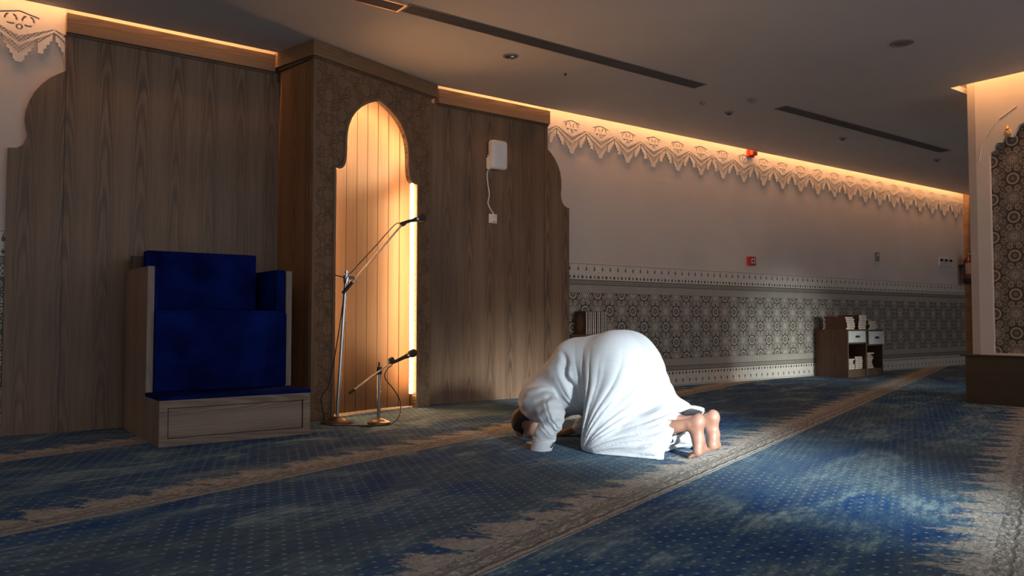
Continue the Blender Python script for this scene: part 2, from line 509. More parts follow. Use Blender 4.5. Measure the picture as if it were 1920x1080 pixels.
def plate_hole(bm, outer, inner, axis, depth):
    es = []
    for loop in (outer, inner):
        vs = [bm.verts.new(p) for p in loop]
        es += [bm.edges.new((vs[i], vs[(i + 1) % len(vs)])) for i in range(len(vs))]
    r = bmesh.ops.triangle_fill(bm, edges=es, use_beauty=True)
    f = [g for g in r['geom'] if isinstance(g, bmesh.types.BMFace)]
    ex = bmesh.ops.extrude_face_region(bm, geom=f)
    v2 = [g for g in ex['geom'] if isinstance(g, bmesh.types.BMVert)]
    bmesh.ops.translate(bm, verts=v2, vec=Vector(axis) * depth)
    bmesh.ops.recalc_face_normals(bm, faces=bm.faces[:])
    return bm
def tube(bm, pts, r, seg=10, caps=True):
    """swept tube; r a number or a list"""
    pts = [Vector(p) for p in pts]
    rs = r if isinstance(r, (list, tuple)) else [r] * len(pts)
    rings = []
    up = None
    for i, p in enumerate(pts):
        a = pts[max(i - 1, 0)]; c = pts[min(i + 1, len(pts) - 1)]
        d = (c - a).normalized()
        if up is None:
            up = Vector((0, 0, 1)) if abs(d.z) < 0.9 else Vector((1, 0, 0))
        s = d.cross(up).normalized(); up = s.cross(d).normalized()
        rings.append([bm.verts.new(p + (s * math.cos(2 * PI * k / seg) + up * math.sin(2 * PI * k / seg)) * rs[i]) for k in range(seg)])
    for a, c in zip(rings, rings[1:]):
        for k in range(seg):
            bm.faces.new((a[k], a[(k + 1) % seg], c[(k + 1) % seg], c[k]))
    if caps:
        bm.faces.new(rings[0][::-1]); bm.faces.new(rings[-1])
    bmesh.ops.recalc_face_normals(bm, faces=bm.faces[:])
    return bm
def lathe(bm, prof, seg=32, center=(0, 0, 0)):
    """profile of (r, z)"""
    cx, cy, cz = center
    rings = []
    for r, z in prof:
        if r < 1e-5: rings.append([bm.verts.new((cx, cy, cz + z))])
        else: rings.append([bm.verts.new((cx + r * math.cos(2 * PI * k / seg), cy + r * math.sin(2 * PI * k / seg), cz + z)) for k in range(seg)])
    for a, c in zip(rings, rings[1:]):
        for k in range(seg):
            if len(a) == 1 and len(c) == 1: continue
            if len(a) == 1: bm.faces.new((a[0], c[k], c[(k + 1) % seg]))
            elif len(c) == 1: bm.faces.new((a[k], a[(k + 1) % seg], c[0]))
            else: bm.faces.new((a[k], a[(k + 1) % seg], c[(k + 1) % seg], c[k]))
    bmesh.ops.recalc_face_normals(bm, faces=bm.faces[:])
    return bm
def spline(pts, n=8):
    P = [Vector(p) for p in pts]; P = [P[0]] + P + [P[-1]]
    out = []
    for i in range(1, len(P) - 2):
        for k in range(n):
            u = k / n
            a, b2, c, d = P[i - 1], P[i], P[i + 1], P[i + 2]
            out.append(0.5 * ((2 * b2) + (c - a) * u + (2 * a - 5 * b2 + 4 * c - d) * u * u + (3 * b2 - a - 3 * c + d) * u ** 3))
    out.append(P[-2]); return out

# ------------------------------------------------------------------ room shell
WY = 6.155      # plaster face of the front wall
PY = 6.11       # face of the oak panelling
CZ = 2.85       # ceiling
CE = 6.045      # edge of the cove along the wall
XL, XR, YB = -3.0, 14.18, -6.0
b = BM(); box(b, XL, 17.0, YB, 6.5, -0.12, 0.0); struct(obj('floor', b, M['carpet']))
b = BM()
box(b, XL, 17, YB, CE, CZ, CZ + 0.02) if False else None
box(b, XL, 7.46, YB, CE, CZ, CZ + 0.05)
box(b, 7.46, 8.80, 3.32, CE, CZ, CZ + 0.05)
box(b, 7.46, 8.80, YB, -0.6, CZ, CZ + 0.05)
box(b, 8.80, 17, YB, CE, CZ, CZ + 0.05)
box(b, XL, 17, YB, 6.5, CZ + 0.44, CZ + 0.50)          # top of the coves
struct(obj('ceiling', b, M['ceil']))
# front wall, left and right of the niche recess
b = BM()
box(b, XL, 2.27, WY, WY + 0.2, 0, CZ + 0.44)
box(b, 3.66, XR, WY, WY + 0.2, 0, CZ + 0.44)
box(b, 2.27, 3.66, 6.42, 6.5, 0, CZ + 0.44)
struct(obj('wall_front', b, M['wall']))
# the far return wall with oak lining and a dark doorway
b = BM(); box(b, XR, XR + 0.2, 5.86, WY, 0, CZ + 0.44); struct(obj('wall_right', b, M['crown']))
b = BM(); box(b, XR + 0.05, XR + 0.10, 4.2, 5.86, 0, 2.15); struct(obj('door_1', b, M['dkbase']))
b = BM(); box(b, XR, XR + 0.2, 4.1, 5.86, 2.15, CZ + 0.44); box(b, XR, XR + 0.2, -3, 4.1, 0, CZ + 0.44); struct(obj('wall_right_side', b, M['wall']))
b = BM(); box(b, XL - 0.2, XL, 0.5, 6.4, 0, CZ + 0.44); struct(obj('wall_left', b, M['wall']))

# patterned dado
b = BM(); box(b, 4.8, XR - 0.02, WY - 0.006, WY, 0.0, 1.345); struct(obj('trim_1', b, M['dado']))
b = BM(); box(b, XL, 0.9, WY - 0.006, WY, 0.0, 1.345); struct(obj('trim_2', b, M['dado']))

# pierced plaster lace along the top of the wall
def lace(name, x0, x1):
    bm = BM()
    P = 0.4055
    half = [(-0.5, 2.700), (-0.482, 2.690), (-0.476, 2.640), (-0.440, 2.635), (-0.438, 2.612), (-0.395, 2.606), (-0.392, 2.582), (-0.350, 2.576), (-0.348, 2.542),
            (-0.270, 2.542), (-0.268, 2.590), (-0.258, 2.622), (-0.238, 2.632), (-0.220, 2.620), (-0.212, 2.575), (-0.175, 2.570), (-0.172, 2.545),
            (-0.130, 2.540), (-0.127, 2.515), (-0.085, 2.510), (-0.080, 2.478), (-0.058, 2.476), (-0.056, 2.462)]
    prof = half + [(-a, z) for a, z in half[::-1]]
    ids = range(int(math.floor((x0 - 5.178) / P)), int(math.ceil((x1 - 5.178) / P)))
    for k in ids:
        base = 5.178 + (k + 0.5) * P
        pts = [(base + a * P, z) for a, z in prof]
        pts = [(min(max(px, x0), x1), z) for px, z in pts]
        cl = []
        for q in pts:
            if not cl or (abs(q[0] - cl[-1][0]) + abs(q[1] - cl[-1][1])) > 1e-4: cl.append(q)
        xs = [c[0] for c in cl]
        if max(xs) - min(xs) < 0.02: continue
        top = [(max(xs), 2.98), (min(xs), 2.98)]
        # drop zero-width runs at the clipped ends
        full = [(c[0], c[1]) for c in cl] + top
        keep = []
        for i, q in enumerate(full):
            a = full[i - 1]; c = full[(i + 1) % len(full)]
            if abs(a[0] - q[0]) < 1e-6 and abs(c[0] - q[0]) < 1e-6: continue
            keep.append(q)
        try: prism(bm, [(q[0], WY - 0.016, q[1]) for q in keep], (0, 1, 0), 0.010)
        except Exception as ex: print('lace', k, ex)
    return struct(obj(name, bm, M['lace']))
lace('trim_3', 5.06, XR - 0.01)
lace('trim_4', XL, 0.783)

# ------------------------------------------------------------------ oak wall panelling
def wing(side, xs, prof, xin):
    return [(x, z) for x, z in prof]
def panelling(label, outline, cx0, cx1, jx):
    t = thing('wall_panelling', label, 'wall panel', (0, 0, 0))
    bm = BM(); prism(bm, [(x, PY, z) for x, z in outline], (0, 1, 0), WY - PY)
    obj('panel', bm, M['panel'], t)
    bm = BM(); box(bm, cx0, cx1, PY - 0.035, WY, 2.705, 2.838, 0.002); obj('crown_rail', bm, M['crown'], t)
    bm = BM(); box(bm, cx0, cx1, PY - 0.012, WY, 2.688, 2.705); obj('shadow_groove', bm, M['walnut'], t)
    return t
arcL = [(0.466, 1.876), (0.515, 1.882), (0.548, 1.905), (0.566, 1.945), (0.574, 1.99), (0.566, 2.02), (0.558, 2.08), (0.562, 2.14), (0.578, 2.20), (0.605, 2.265),
        (0.648, 2.33), (0.70, 2.385), (0.75, 2.42), (0.79, 2.446)]
panelling('brown oak wall panelling with an ogee-cut left edge, behind the blue velvet seat', [(0.466, 0)] + arcL + [(0.79, 2.705), (2.262, 2.705), (2.262, 0)], 0.783, 2.232, 0.79)
arcR = [(5.035, 2.457), (5.08, 2.425), (5.125, 2.377), (5.17, 2.31), (5.20, 2.24), (5.213, 2.16), (5.214, 2.08), (5.206, 2.03), (5.21, 1.985), (5.225, 1.94), (5.255, 1.907), (5.29, 1.893), (5.316, 1.889)]
panelling('brown oak wall panelling with an ogee-cut right edge, carrying the white speaker', [(3.655, 0), (3.655, 2.705), (5.035, 2.705)] + arcR + [(5.316, 0)], 3.74, 5.04, 4.99)

# ------------------------------------------------------------------ prayer niche
nic = thing('prayer_niche', 'tall carved oak prayer niche with a glowing keyhole arch and vertical plank back', 'niche')
UL = 1.339
uc = 0.684
half = [(0.462, 0.0), (0.462, 1.920), (0.430, 1.917), (0.40, 1.925), (0.377, 1.945), (0.364, 1.975), (0.356, 2.02), (0.350, 2.08), (0.350, 2.15), (0.344, 2.22),
        (0.328, 2.28), (0.298, 2.345), (0.255, 2.40), (0.20, 2.448), (0.13, 2.492), (0.06, 2.523)]
opening = [(uc - a, z) for a, z in half] + [(uc, 2.542)] + [(uc + a, z) for a, z in half[::-1]]
front = [(0, 0)] + opening + [(UL, 0), (UL, 2.75), (0, 2.75)]
bm = BM(); prism(bm, [mp(u, 0, z) for u, z in front], MN, 0.035); obj('front_frame', bm, M['carved'], nic)
# moulding that runs around the opening
def off_outline(pts, d):
    out = []
    for i, (u, z) in enumerate(pts):
        a = pts[max(i - 1, 0)]; c = pts[min(i + 1, len(pts) - 1)]
        tx, tz = c[0] - a[0], c[1] - a[1]; L = math.hypot(tx, tz)
        out.append((u - tz / L * d, z + tx / L * d))
    return out
def ribbon(bm, inner, outer, w0, w1):
    A = [[bm.verts.new(mp(u, w, z)) for (u, z), w in ((inner[i], w0), (outer[i], w0), (outer[i], w1), (inner[i], w1))] for i in range(len(inner))]
    for p, q in zip(A, A[1:]):
        for k in range(4): bm.faces.new((p[k], p[(k + 1) % 4], q[(k + 1) % 4], q[k]))
    bm.faces.new(A[0]); bm.faces.new(A[-1][::-1])
    bmesh.ops.recalc_face_normals(bm, faces=bm.faces[:])
    return bm
bm = ribbon(BM(), off_outline(opening, 0.0), off_outline(opening, 0.024), -0.008, 0.002); obj('arch_moulding', bm, M['archtrim'], nic)
# left flank, from the front corner back to the wall
bm = BM()
q0 = Vector((MA.x + 0.004, MA.y + 0.01, 0)); q1 = Vector((2.275, 6.11, 0)); wd = Vector((0.04, 0.012, 0))
prism(bm, [q0, q1, q1 + wd, q0 + wd], (0, 0, 1), 2.75); obj('flank', bm, M['panelside'], nic)
bm = BM()
r0 = mp(UL - 0.04, 0.035, 0); r1 = Vector((3.60, 6.42, 0))
prism(bm, [r0, r1, r1 + Vector((0.05, 0, 0)), mp(UL, 0.035, 0)], (0, 0, 1), 2.75); obj('flank', bm, M['panelside'], nic)
# crown: a band that oversails the box and meets the ceiling
cr = [mp(-0.02, -0.02, 0), mp(UL + 0.062, -0.02, 0), mp(UL + 0.062, 0.14, 0), Vector((3.72, 6.40, 0)), Vector((2.232, 6.40, 0)), Vector((2.232, 6.07, 0))]
bm = BM(); prism(bm, [p + Vector((0, 0, 2.735)) for p in cr], (0, 0, 1), CZ - 2.735 - 0.001); obj('crown_band', bm, M['crown'], nic)
cg = [mp(-0.006, -0.006, 0), mp(UL + 0.02, -0.006, 0), mp(UL + 0.02, 0.1, 0), Vector((3.68, 6.38, 0)), Vector((2.262, 6.38, 0)), Vector((2.252, 6.10, 0))]
bm = BM(); prism(bm, [p + Vector((0, 0, 2.715)) for p in cg], (0, 0, 1), 0.02); obj('crown_groove', bm, M['walnut'], nic)
# curved plank back
bm = BM(); uvl = bm.loops.layers.uv.new('UVMap')
NS = 72; u0, u1 = 0.05, UL - 0.045
cols = []; acc = 0; prev = None
for k in range(NS + 1):
    a = PI * (k / NS)
    u = (u0 + u1) / 2 - math.cos(a) * (u1 - u0) / 2
    w_ = 0.040 + (math.sin(a) ** 0.6) * 0.20
    if prev: acc += math.hypot(u - prev[0], w_ - prev[1])
    prev = (u, w_)
    cols.append((u, w_, acc))
vv = [[bm.verts.new(mp(u, w_, z)) for z in (0.0, 2.71)] for u, w_, s in cols]
PW = 0.118
for k in range(NS):
    f = bm.faces.new((vv[k][0], vv[k + 1][0], vv[k + 1][1], vv[k][1]))
    for lp, (s, z) in zip(f.loops, ((cols[k][2], 0), (cols[k + 1][2], 0), (cols[k + 1][2], 2.71), (cols[k][2], 2.71))):
        lp[uvl].uv = (s / PW, z)
    f.smooth = True
bm2 = bm
o = obj('plank_back', bm2, M['planks'], nic)
sm = o.modifiers.new('thickness', 'SOLIDIFY'); sm.thickness = 0.012; sm.offset = 1
# light line hidden behind the frame, all round the opening
bm = BM()
for sg in (-1, 1):
    ua = uc + sg * (0.462 - 0.028); ub_ = uc + sg * (0.462 + 0.028)
    ribbon(bm, [(ua, 0.12), (ua, 1.94)], [(ub_, 0.12), (ub_, 1.94)], 0.040, 0.047)
arcp = [(uc + 0.425 * math.cos(PI * k / 24), 2.13 + 0.43 * math.sin(PI * k / 24)) for k in range(25)]
arco = [(uc + 0.455 * math.cos(PI * k / 24), 2.13 + 0.46 * math.sin(PI * k / 24)) for k in range(25)]
arc_bm = ribbon(BM(), arcp, arco, 0.042, 0.052)
led = obj('light_strip', bm, M['ledniche'], nic); led['label'] = 'glowing warm white strip'
M['ledarch'] = plain('led_arch', (0.9, 0.8, 0.7), 0.5, emit=(1.0, 0.57, 0.27), es=130)
arc = obj('arch_light_strip', arc_bm, M['ledarch'], nic)

# ------------------------------------------------------------------ cove light lines
def led_line(x0, x1, label):
    bm = BM(); box(bm, x0, x1, CE - 0.030, CE - 0.006, CZ + 0.33, CZ + 0.36)
    return tag(obj('cove_light_strip', bm, M['led']), label, 'light strip')
led_line(XL, 2.20, 'warm light strip in the ceiling cove above the blue velvet seat')
led_line(3.74, XR - 0.02, 'warm light strip in the ceiling cove along the lace-topped wall')

# ------------------------------------------------------------------ pillar
pil = thing('pillar', 'square plaster pillar with an arched arabesque panel on a dark wooden base', 'pillar', (0, 0, 0))
PX, PYT = 7.67, 3.205
bm = BM()
foot = [(PX + 0.05, 0.3), (PX + 0.05, PYT), (PX + 0.03, PYT), (PX + 0.055, PYT + 0.085), (PX + 0.9, PYT + 0.085), (PX + 0.9, 0.3)]
prism(bm, [(x, y, 0.40) for x, y in foot], (0, 0, 1), CZ + 0.43 - 0.40); obj('shaft', bm, M['wall'], pil)
hy = 2.58
ah = [(3.095, 0.458), (3.095, 2.215), (3.088, 2.245), (3.06, 2.262), (3.052, 2.30), (3.03, 2.325), (2.99, 2.322), (2.975, 2.352), (2.955, 2.362), (2.925, 2.362), (2.905, 2.352),
      (2.89, 2.37), (2.87, 2.415), (2.85, 2.45), (2.80, 2.47), (2.77, 2.50), (2.70, 2.53), (2.64, 2.57), (hy, 2.62)]
inner = ah + [(2 * hy - y, z) for y, z in ah[-2::-1]]
bm = BM()
plate_hole(bm, [(PX, 1.9, 0.44), (PX, PYT, 0.44), (PX, PYT, CZ + 0.43), (PX, 1.9, CZ + 0.43)], [(PX, y, z) for y, z in inner], (1, 0, 0), 0.05)
obj('face_plate', bm, M['wall'], pil)
bm = BM(); prism(bm, [(PX, PYT, 0.44), (PX + 0.035, PYT + 0.08, 0.44), (PX + 0.055, PYT, 0.44)], (0, 0, 1), CZ - 0.02); obj('corner_strip', bm, M['wall'], pil)
bm = BM(); box(bm, PX + 0.036, PX + 0.049, 2.0, 3.12, 0.45, 2.70); obj('arabesque_panel', bm, M['ptile'], pil)
bm = BM(); lathe(bm, [(0.0, -0.008), (0.03, -0.006), (0.034, 0.0), (0.028, 0.008), (0.02, 0.006), (0.014, 0.012), (0, 0.014)], 20)
xf(bm, Matrix.Translation((PX - 0.004, 2.94, 2.395)) @ Matrix.Rotation(-PI / 2, 4, 'Y'))
lathe(bm, [(0.0, 0.0), (0.016, 0.01), (0.0, 0.05)], 12, (PX - 0.002, 2.94, 2.425)) ; obj('lit_lace_tip', bm, M['litplaster'], pil, True)  # lace tip of the arch, its lit look put into the colour
bm = BM()
for k in range(9):
    a = PI * k / 8
    tube(bm, [(PX - 0.004, hy + math.cos(a) * 0.60, 2.20 + math.sin(a) * 0.5 - 0.02), (PX - 0.004, hy + math.cos(a + 0.3) * 0.60, 2.20 + math.sin(a + 0.3) * 0.5 - 0.02)], 0.004, 6) if a + 0.3 <= PI else None
obj('relief_arch', bm, M['lace'], pil)
bm = BM(); box(bm, 7.64, PX + 0.95, 0.2, 3.325, 0.0, 0.425, 0.003); obj('base', bm, M['dkbase'], pil)
bm = BM(); box(bm, 7.615, PX + 0.98, 0.17, 3.355, 0.425, 0.44, 0.003); obj('base_cap', bm, M['dkbase'], pil)
bm = BM(); box(bm, 7.43, 7.455, -0.5, 3.30, CZ + 0.30, CZ + 0.33); box(bm, 7.46, 8.78, 3.325, 3.345, CZ + 0.30, CZ + 0.33)
tag(obj('cove_light_strip', bm, M['ledpillar']), 'warm light strip in the ceiling cove around the pillar', 'light strip')

# ------------------------------------------------------------------ pulpit seat
pu = thing('pulpit_seat', 'raised oak pulpit seat upholstered in royal blue velvet', 'seat', (1.17, 5.02, 0))
def pb(name, x0, x1, y0, y1, z0, z1, mat, bev=0.002, parent=None, smooth=False):
    bm = BM(); box(bm, x0 - 1.17, x1 - 1.17, y0 - 5.02, y1 - 5.02, z0, z1, bev)
    return obj(name, bm, mat, parent or pu, smooth)
pb('side_panel', 1.17, 1.212, 5.372, 6.0, 0.0, 1.09, M['pulpit_v'])
pb('side_panel', 2.068, 2.11, 5.372, 6.0, 0.0, 1.09, M['pulpit_v'])
pb('back_board', 1.19, 2.05, 5.90, 5.98, 0.0, 1.19, M['walnut'])
bm = BM()
fr = [(-0.0, 0.0), (0.935, 0.0), (0.935, 0.272), (0.0, 0.272)]
box(bm, 0, 0.935, 0.03, 0.352, 0, 0.272); obj('step', bm, M['pulpit_v'], pu)
plate = BM(); plate_hole(plate, [(0, 0, 0), (0.935, 0, 0), (0.935, 0, 0.272), (0, 0, 0.272)], [(0.048, 0, 0.045), (0.887, 0, 0.045), (0.887, 0, 0.228), (0.048, 0, 0.228)], (0, 1, 0), 0.03)
obj('step_frame', plate, M['pulpit'], pu)
pb('drawer_front', 1.17 + 0.054, 1.17 + 0.881, 5.028, 5.05, 0.051, 0.222, M['pulpit'])
cm = 0.018
pb('step_pad', 1.165, 2.11, 5.012, 5.372, 0.273, 0.297, M['velvet'], 0.009, smooth=True)
pb('front_upholstery', 1.213, 2.067, 5.345, 5.395, 0.297, 0.80, M['velvet'], 0.014, smooth=True)
pb('seat_cushion', 1.213, 2.067, 5.36, 5.86, 0.74, 0.815, M['velvet'], 0.016, smooth=True)
pb('backrest', 1.222, 1.958, 5.66, 5.76, 0.80, 1.213, M['velvet'], 0.014, smooth=True)
pb('arm_pad', 2.0, 2.066, 5.38, 5.86, 0.81, 1.098, M['velvet'], 0.012, smooth=True)
pb('arm_pad', 1.214, 1.235, 5.38, 5.65, 0.81, 1.085, M['velvet'], 0.008, smooth=True)

# ------------------------------------------------------------------ microphones
def stand(name, label, bx, by, lean, top, br, bh):
    t = thing(name, label, 'microphone stand', (bx, by, 0))
    bm = BM(); lathe(bm, [(0, 0), (br, 0), (br, 0.006), (br * 0.96, 0.014), (br * 0.6, 0.022), (br * 0.5, 0.030), (br * 0.46, bh * 0.8), (br * 0.2, bh), (0, bh)], 40)
    obj('base', bm, M['bronze'], t, True)
    bm = BM(); tube(bm, [(0, 0, bh - 0.003), (lean[0], lean[1], top)], 0.0125, 16); obj('pole', bm, M['chrome'], t, True)
    return t
t1 = stand('microphone_stand', 'tall chrome microphone stand with a long rising boom', 2.484, 5.43, (0.062, 0.0), 1.075, 0.12, 0.045)
def R1(p): return tuple(Vector(p) - Vector((2.484, 5.43, 0)))
bm = BM(); lathe(bm, [(0, -0.035), (0.022, -0.035), (0.024, 0), (0.022, 0.03), (0.014, 0.035), (0.014, 0.06), (0, 0.06)], 20, R1((2.549, 5.43, 1.055)))
obj('clamp', bm, M['chrome'], t1, True)
bm = BM(); tube(bm, [R1((2.55, 5.43, 1.06)), R1((2.60, 5.395, 1.065))], 0.014, 12); obj('joint', bm, M['graypl'], t1, True)
bm = BM(); tube(bm, [R1((2.53, 5.42, 1.062)), R1((2.445, 5.41, 1.078))], 0.004, 8); obj('wing_bolt', bm, M['black'], t1, True)
e0 = Vector((2.505, 5.395, 0.945)); e1 = Vector((2.965, 5.34, 1.48))
bm = BM(); tube(bm, [R1(e0 + (e1 - e0) * 0.13), R1(e1)], 0.0075, 12); obj('boom', bm, M['brass'], t1, True)
bm = BM(); tube(bm, [R1(e0), R1(e0 + (e1 - e0) * 0.15)], 0.0135, 12); obj('counterweight', bm, M['black'], t1, True)

def microphone(label, tail, head, mat_b):
    """handheld vocal microphone from tail to ball"""
    tail = Vector(tail); head = Vector(head); d = (head - tail); L = d.length; d.normalize()
    t = thing('microphone', label, 'microphone', tail)
    rot = d.to_track_quat('Z', 'Y').to_matrix().to_4x4()
    bm = BM(); lathe(bm, [(0, 0), (0.010, 0), (0.011, 0.01), (0.0145, L * 0.55), (0.018, L * 0.68), (0.0, L * 0.685)], 20); xf(bm, rot); obj('handle', bm, M['black'], t, True)
    bm = BM(); lathe(bm, [(0, L * 0.64), (0.019, L * 0.64), (0.020, L * 0.72), (0.0, L * 0.72)], 20); xf(bm, rot); obj('collar', bm, M['chrome'], t, True)
    bm = BM(); lathe(bm, [(0, L * 0.70), (0.02, L * 0.72), (0.029, L * 0.82), (0.031, L * 0.90), (0.028, L * 0.97), (0.017, L * 1.03), (0, L * 1.05)], 24); xf(bm, rot); obj('grille_head', bm, mat_b, t, True)
    return t
microphone('dark ball-head microphone at the top of the tall boom', (2.945, 5.335, 1.482), (3.135, 5.30, 1.545), M['brown_foam'])
bm = BM(); box(bm, -0.016, 0.016, -0.02, 0.02, -0.015, 0.012, 0.004); xf(bm, Matrix.Translation(R1((2.968, 5.338, 1.482))) @ Matrix.Rotation(-0.6, 4, 'Y')); obj('microphone_clip', bm, M['black'], t1)
t2 = stand('microphone_stand', 'short chrome desk-height microphone stand near the niche floor', 2.712, 5.22, (0.0, 0.0), 0.385, 0.085, 0.04)
def R2(p): return tuple(Vector(p) - Vector((2.712, 5.22, 0)))
bm = BM(); lathe(bm, [(0, -0.03), (0.02, -0.03), (0.022, 0), (0.02, 0.024), (0.008, 0.03), (0.006, 0.06), (0, 0.06)], 16, R2((2.712, 5.22, 0.385))); obj('clamp', bm, M['black'], t2, True)
bm = BM(); tube(bm, [R2((2.50, 5.20, 0.253)), R2((2.80, 5.195, 0.442))], 0.007, 12); obj('boom', bm, M['brass'], t2, True)
bm = BM(); tube(bm, [R2((2.468, 5.20, 0.232)), R2((2.508, 5.20, 0.258))], 0.010, 12); obj('counterweight', bm, M['black'], t2, True)
bm = BM(); box(bm, -0.022, 0.022, -0.018, 0.018, -0.014, 0.022, 0.005); xf(bm, Matrix.Translation(R2((2.795, 5.19, 0.452))) @ Matrix.Rotation(-0.5, 4, 'Y')); obj('microphone_clip', bm, M['black'], t2)
microphone('dark ball-head microphone on the short stand', (2.79, 5.185, 0.433), (2.985, 5.170, 0.513), M['brown_foam'])
def cable(name, label, pts, r, mat):
    pts = spline(pts, 6)
    c = Vector(pts[0]); bm = BM(); tube(bm, [p - c for p in pts], r, 6)
    o = obj(name, bm, mat, None, True); o.location = c
    return tag(o, label, 'cable')
cable('microphone_cable', 'thin black cable running from the tall boom microphone down to the carpet',
      [(2.95, 5.335, 1.482), (2.90, 5.345, 1.47), (2.75, 5.37, 1.30), (2.60, 5.40, 1.13), (2.53, 5.405, 1.04), (2.505, 5.40, 0.85), (2.45, 5.40, 0.50), (2.39, 5.38, 0.28), (2.33, 5.36, 0.20), (2.34, 5.35, 0.10),
       (2.36, 5.33, 0.012), (2.45, 5.25, 0.005), (2.62, 5.12, 0.005)], 0.0038, M['black'])
cable('microphone_cable', 'thin black cable looping down from the short stand microphone',
      [(2.80, 5.185, 0.42), (2.76, 5.19, 0.39), (2.735, 5.17, 0.33), (2.80, 5.15, 0.24), (2.845, 5.14, 0.15), (2.82, 5.12, 0.05), (2.74, 5.10, 0.006), (2.60, 5.09, 0.005), (2.50, 5.10, 0.005)], 0.0038, M['black'])

# ------------------------------------------------------------------ wall fittings
sp = thing('wall_speaker', 'white rounded box speaker mounted on the right oak panelling', 'speaker', (4.388, PY, 2.31))
bm = BM(); box(bm, -0.095, 0.095, -0.085, -0.002, -0.138, 0.138, 0.040)
obj('housing', bm, M['plastic'], sp, True)
bm = BM(); box(bm, -0.112, -0.070, -0.03, -0.006, -0.14, -0.03, 0.006); obj('bracket', bm, M['plastic'], sp, True)
cable('speaker_cord', 'knotted white cord hanging from the white speaker to the socket', [(4.283, 6.085, 2.30), (4.295, 6.08, 2.25), (4.288, 6.07, 2.215), (4.30, 6.08, 2.20), (4.283, 6.095, 2.12), (4.298, 6.10, 2.02), (4.312, 6.10, 1.93), (4.298, 6.10, 1.85), (4.33, 6.10, 1.79), (4.36, 6.09, 1.745), (4.36, 6.085, 1.72)], 0.0055, M['plastic'])
so = thing('wall_socket', 'white plug socket on the oak panelling under the speaker', 'socket', (4.358, PY, 1.708))
bm = BM(); box(bm, -0.046, 0.046, -0.010, 0, -0.043, 0.043, 0.004); obj('plate', bm, M['plastic'], so)
bm = BM(); box(bm, -0.022, 0.022, -0.045, -0.010, -0.03, 0.022, 0.006); obj('plug', bm, M['plastic'], so)

al = thing('alarm_beacon', 'orange-red alarm beacon at the top of the wall in the lace trim', 'alarm', (8.34, WY - 0.016, 2.845))
bm = BM(); box(bm, -0.062, 0.062, -0.03, 0, -0.055, 0.05, 0.006); obj('base', bm, M['red'], al)
bm = BM(); box(bm, -0.05, 0.05, -0.085, -0.03, -0.042, 0.04, 0.014); obj('lens', bm, M['redlens'], al, True)
cp = thing('fire_call_point', 'red fire alarm call point on the plain wall above the dado', 'alarm', (8.335, WY, 1.483))
bm = BM(); box(bm, -0.062, 0.062, -0.05, 0, -0.055, 0.055, 0.004); obj('case', bm, M['red'], cp)
bm = BM(); box(bm, -0.034, 0.036, -0.053, -0.050, -0.028, 0.032); obj('glass_pane', bm, M['white'], cp)
bm = BM(); lathe(bm, [(0, 0), (0.016, 0), (0.016, 0.004), (0, 0.004)], 20); xf(bm, Matrix.Translation((0.0, -0.053, 0.0)) @ Matrix.Rotation(PI / 2, 4, 'X')); obj('press_dot', bm, M['black'], cp)
sw = thing('wall_control', 'small grey wall control plate on the plain far wall', 'switch', (11.354, WY, 1.69))
bm = BM(); box(bm, -0.05, 0.05, -0.022, 0, -0.075, 0.06, 0.004); obj('case', bm, M['graypl'], sw)
bm = BM(); box(bm, -0.02, 0.02, -0.026, -0.022, 0.0, 0.03, 0.001); obj('button', bm, M['plastic'], sw)
proto = None
for k, (x, lab) in enumerate(((13.36, 'white wall socket, the one nearest the plain wall centre of the row of three'), (13.52, 'white wall socket in the middle of the row of three'), (13.68, 'white wall socket nearest the fire extinguisher in the row of three'))):
    if proto is None:
        proto = thing('wall_socket', lab, 'socket', (x, WY, 1.70), 0, 'three sockets beside the fire extinguisher')
        bm = BM(); box(bm, -0.072, 0.072, -0.012, 0, -0.07, 0.07, 0.004); obj('plate', bm, M['white'], proto)
        bm = BM(); box(bm, -0.045, 0.045, -0.016, -0.010, 0.008, 0.045, 0.002); obj('outlet_face', bm, M['black'], proto)
    else:
        c = proto.copy(); COL.objects.link(c); c.location = (x, WY, 1.70); c['label'] = lab
        for ch in list(proto.children):
            d = ch.copy(); COL.objects.link(d); d.parent = c

fe = thing('fire_extinguisher', 'red fire extinguisher hung at the far end of the wall by the doorway', 'fire extinguisher', (13.99, 5.98, 1.34))
bm = BM(); lathe(bm, [(0, 0), (0.085, 0.0), (0.098, 0.015), (0.10, 0.05), (0.10, 0.36), (0.085, 0.42), (0.04, 0.46), (0.03, 0.49), (0, 0.49)], 28); obj('cylinder', bm, M['dkred'], fe, True)
bm = BM(); lathe(bm, [(0.102, 0.01), (0.103, 0.012), (0.103, 0.10), (0.101, 0.102)], 28); obj('foot_ring', bm, M['black'], fe, True)
bm = BM()
for k in range(14):
    a0 = PI * 0.90 + PI * 0.85 * k / 14; a1 = PI * 0.90 + PI * 0.85 * (k + 1) / 14
    vs = [bm.verts.new((0.1025 * math.cos(a), 0.1025 * math.sin(a), z)) for a, z in ((a0, 0.17), (a1, 0.17), (a1, 0.35), (a0, 0.35))]
    bm.faces.new(vs)
obj('label_sheet', bm, M['label'], fe)
bm = BM(); box(bm, -0.02, 0.02, -0.02, 0.02, 0.49, 0.52, 0.004); box(bm, -0.06, 0.03, -0.012, 0.012, 0.525, 0.537, 0.003); box(bm, -0.05, 0.02, -0.01, 0.01, 0.552, 0.562, 0.003); obj('valve', bm, M['brass'], fe)
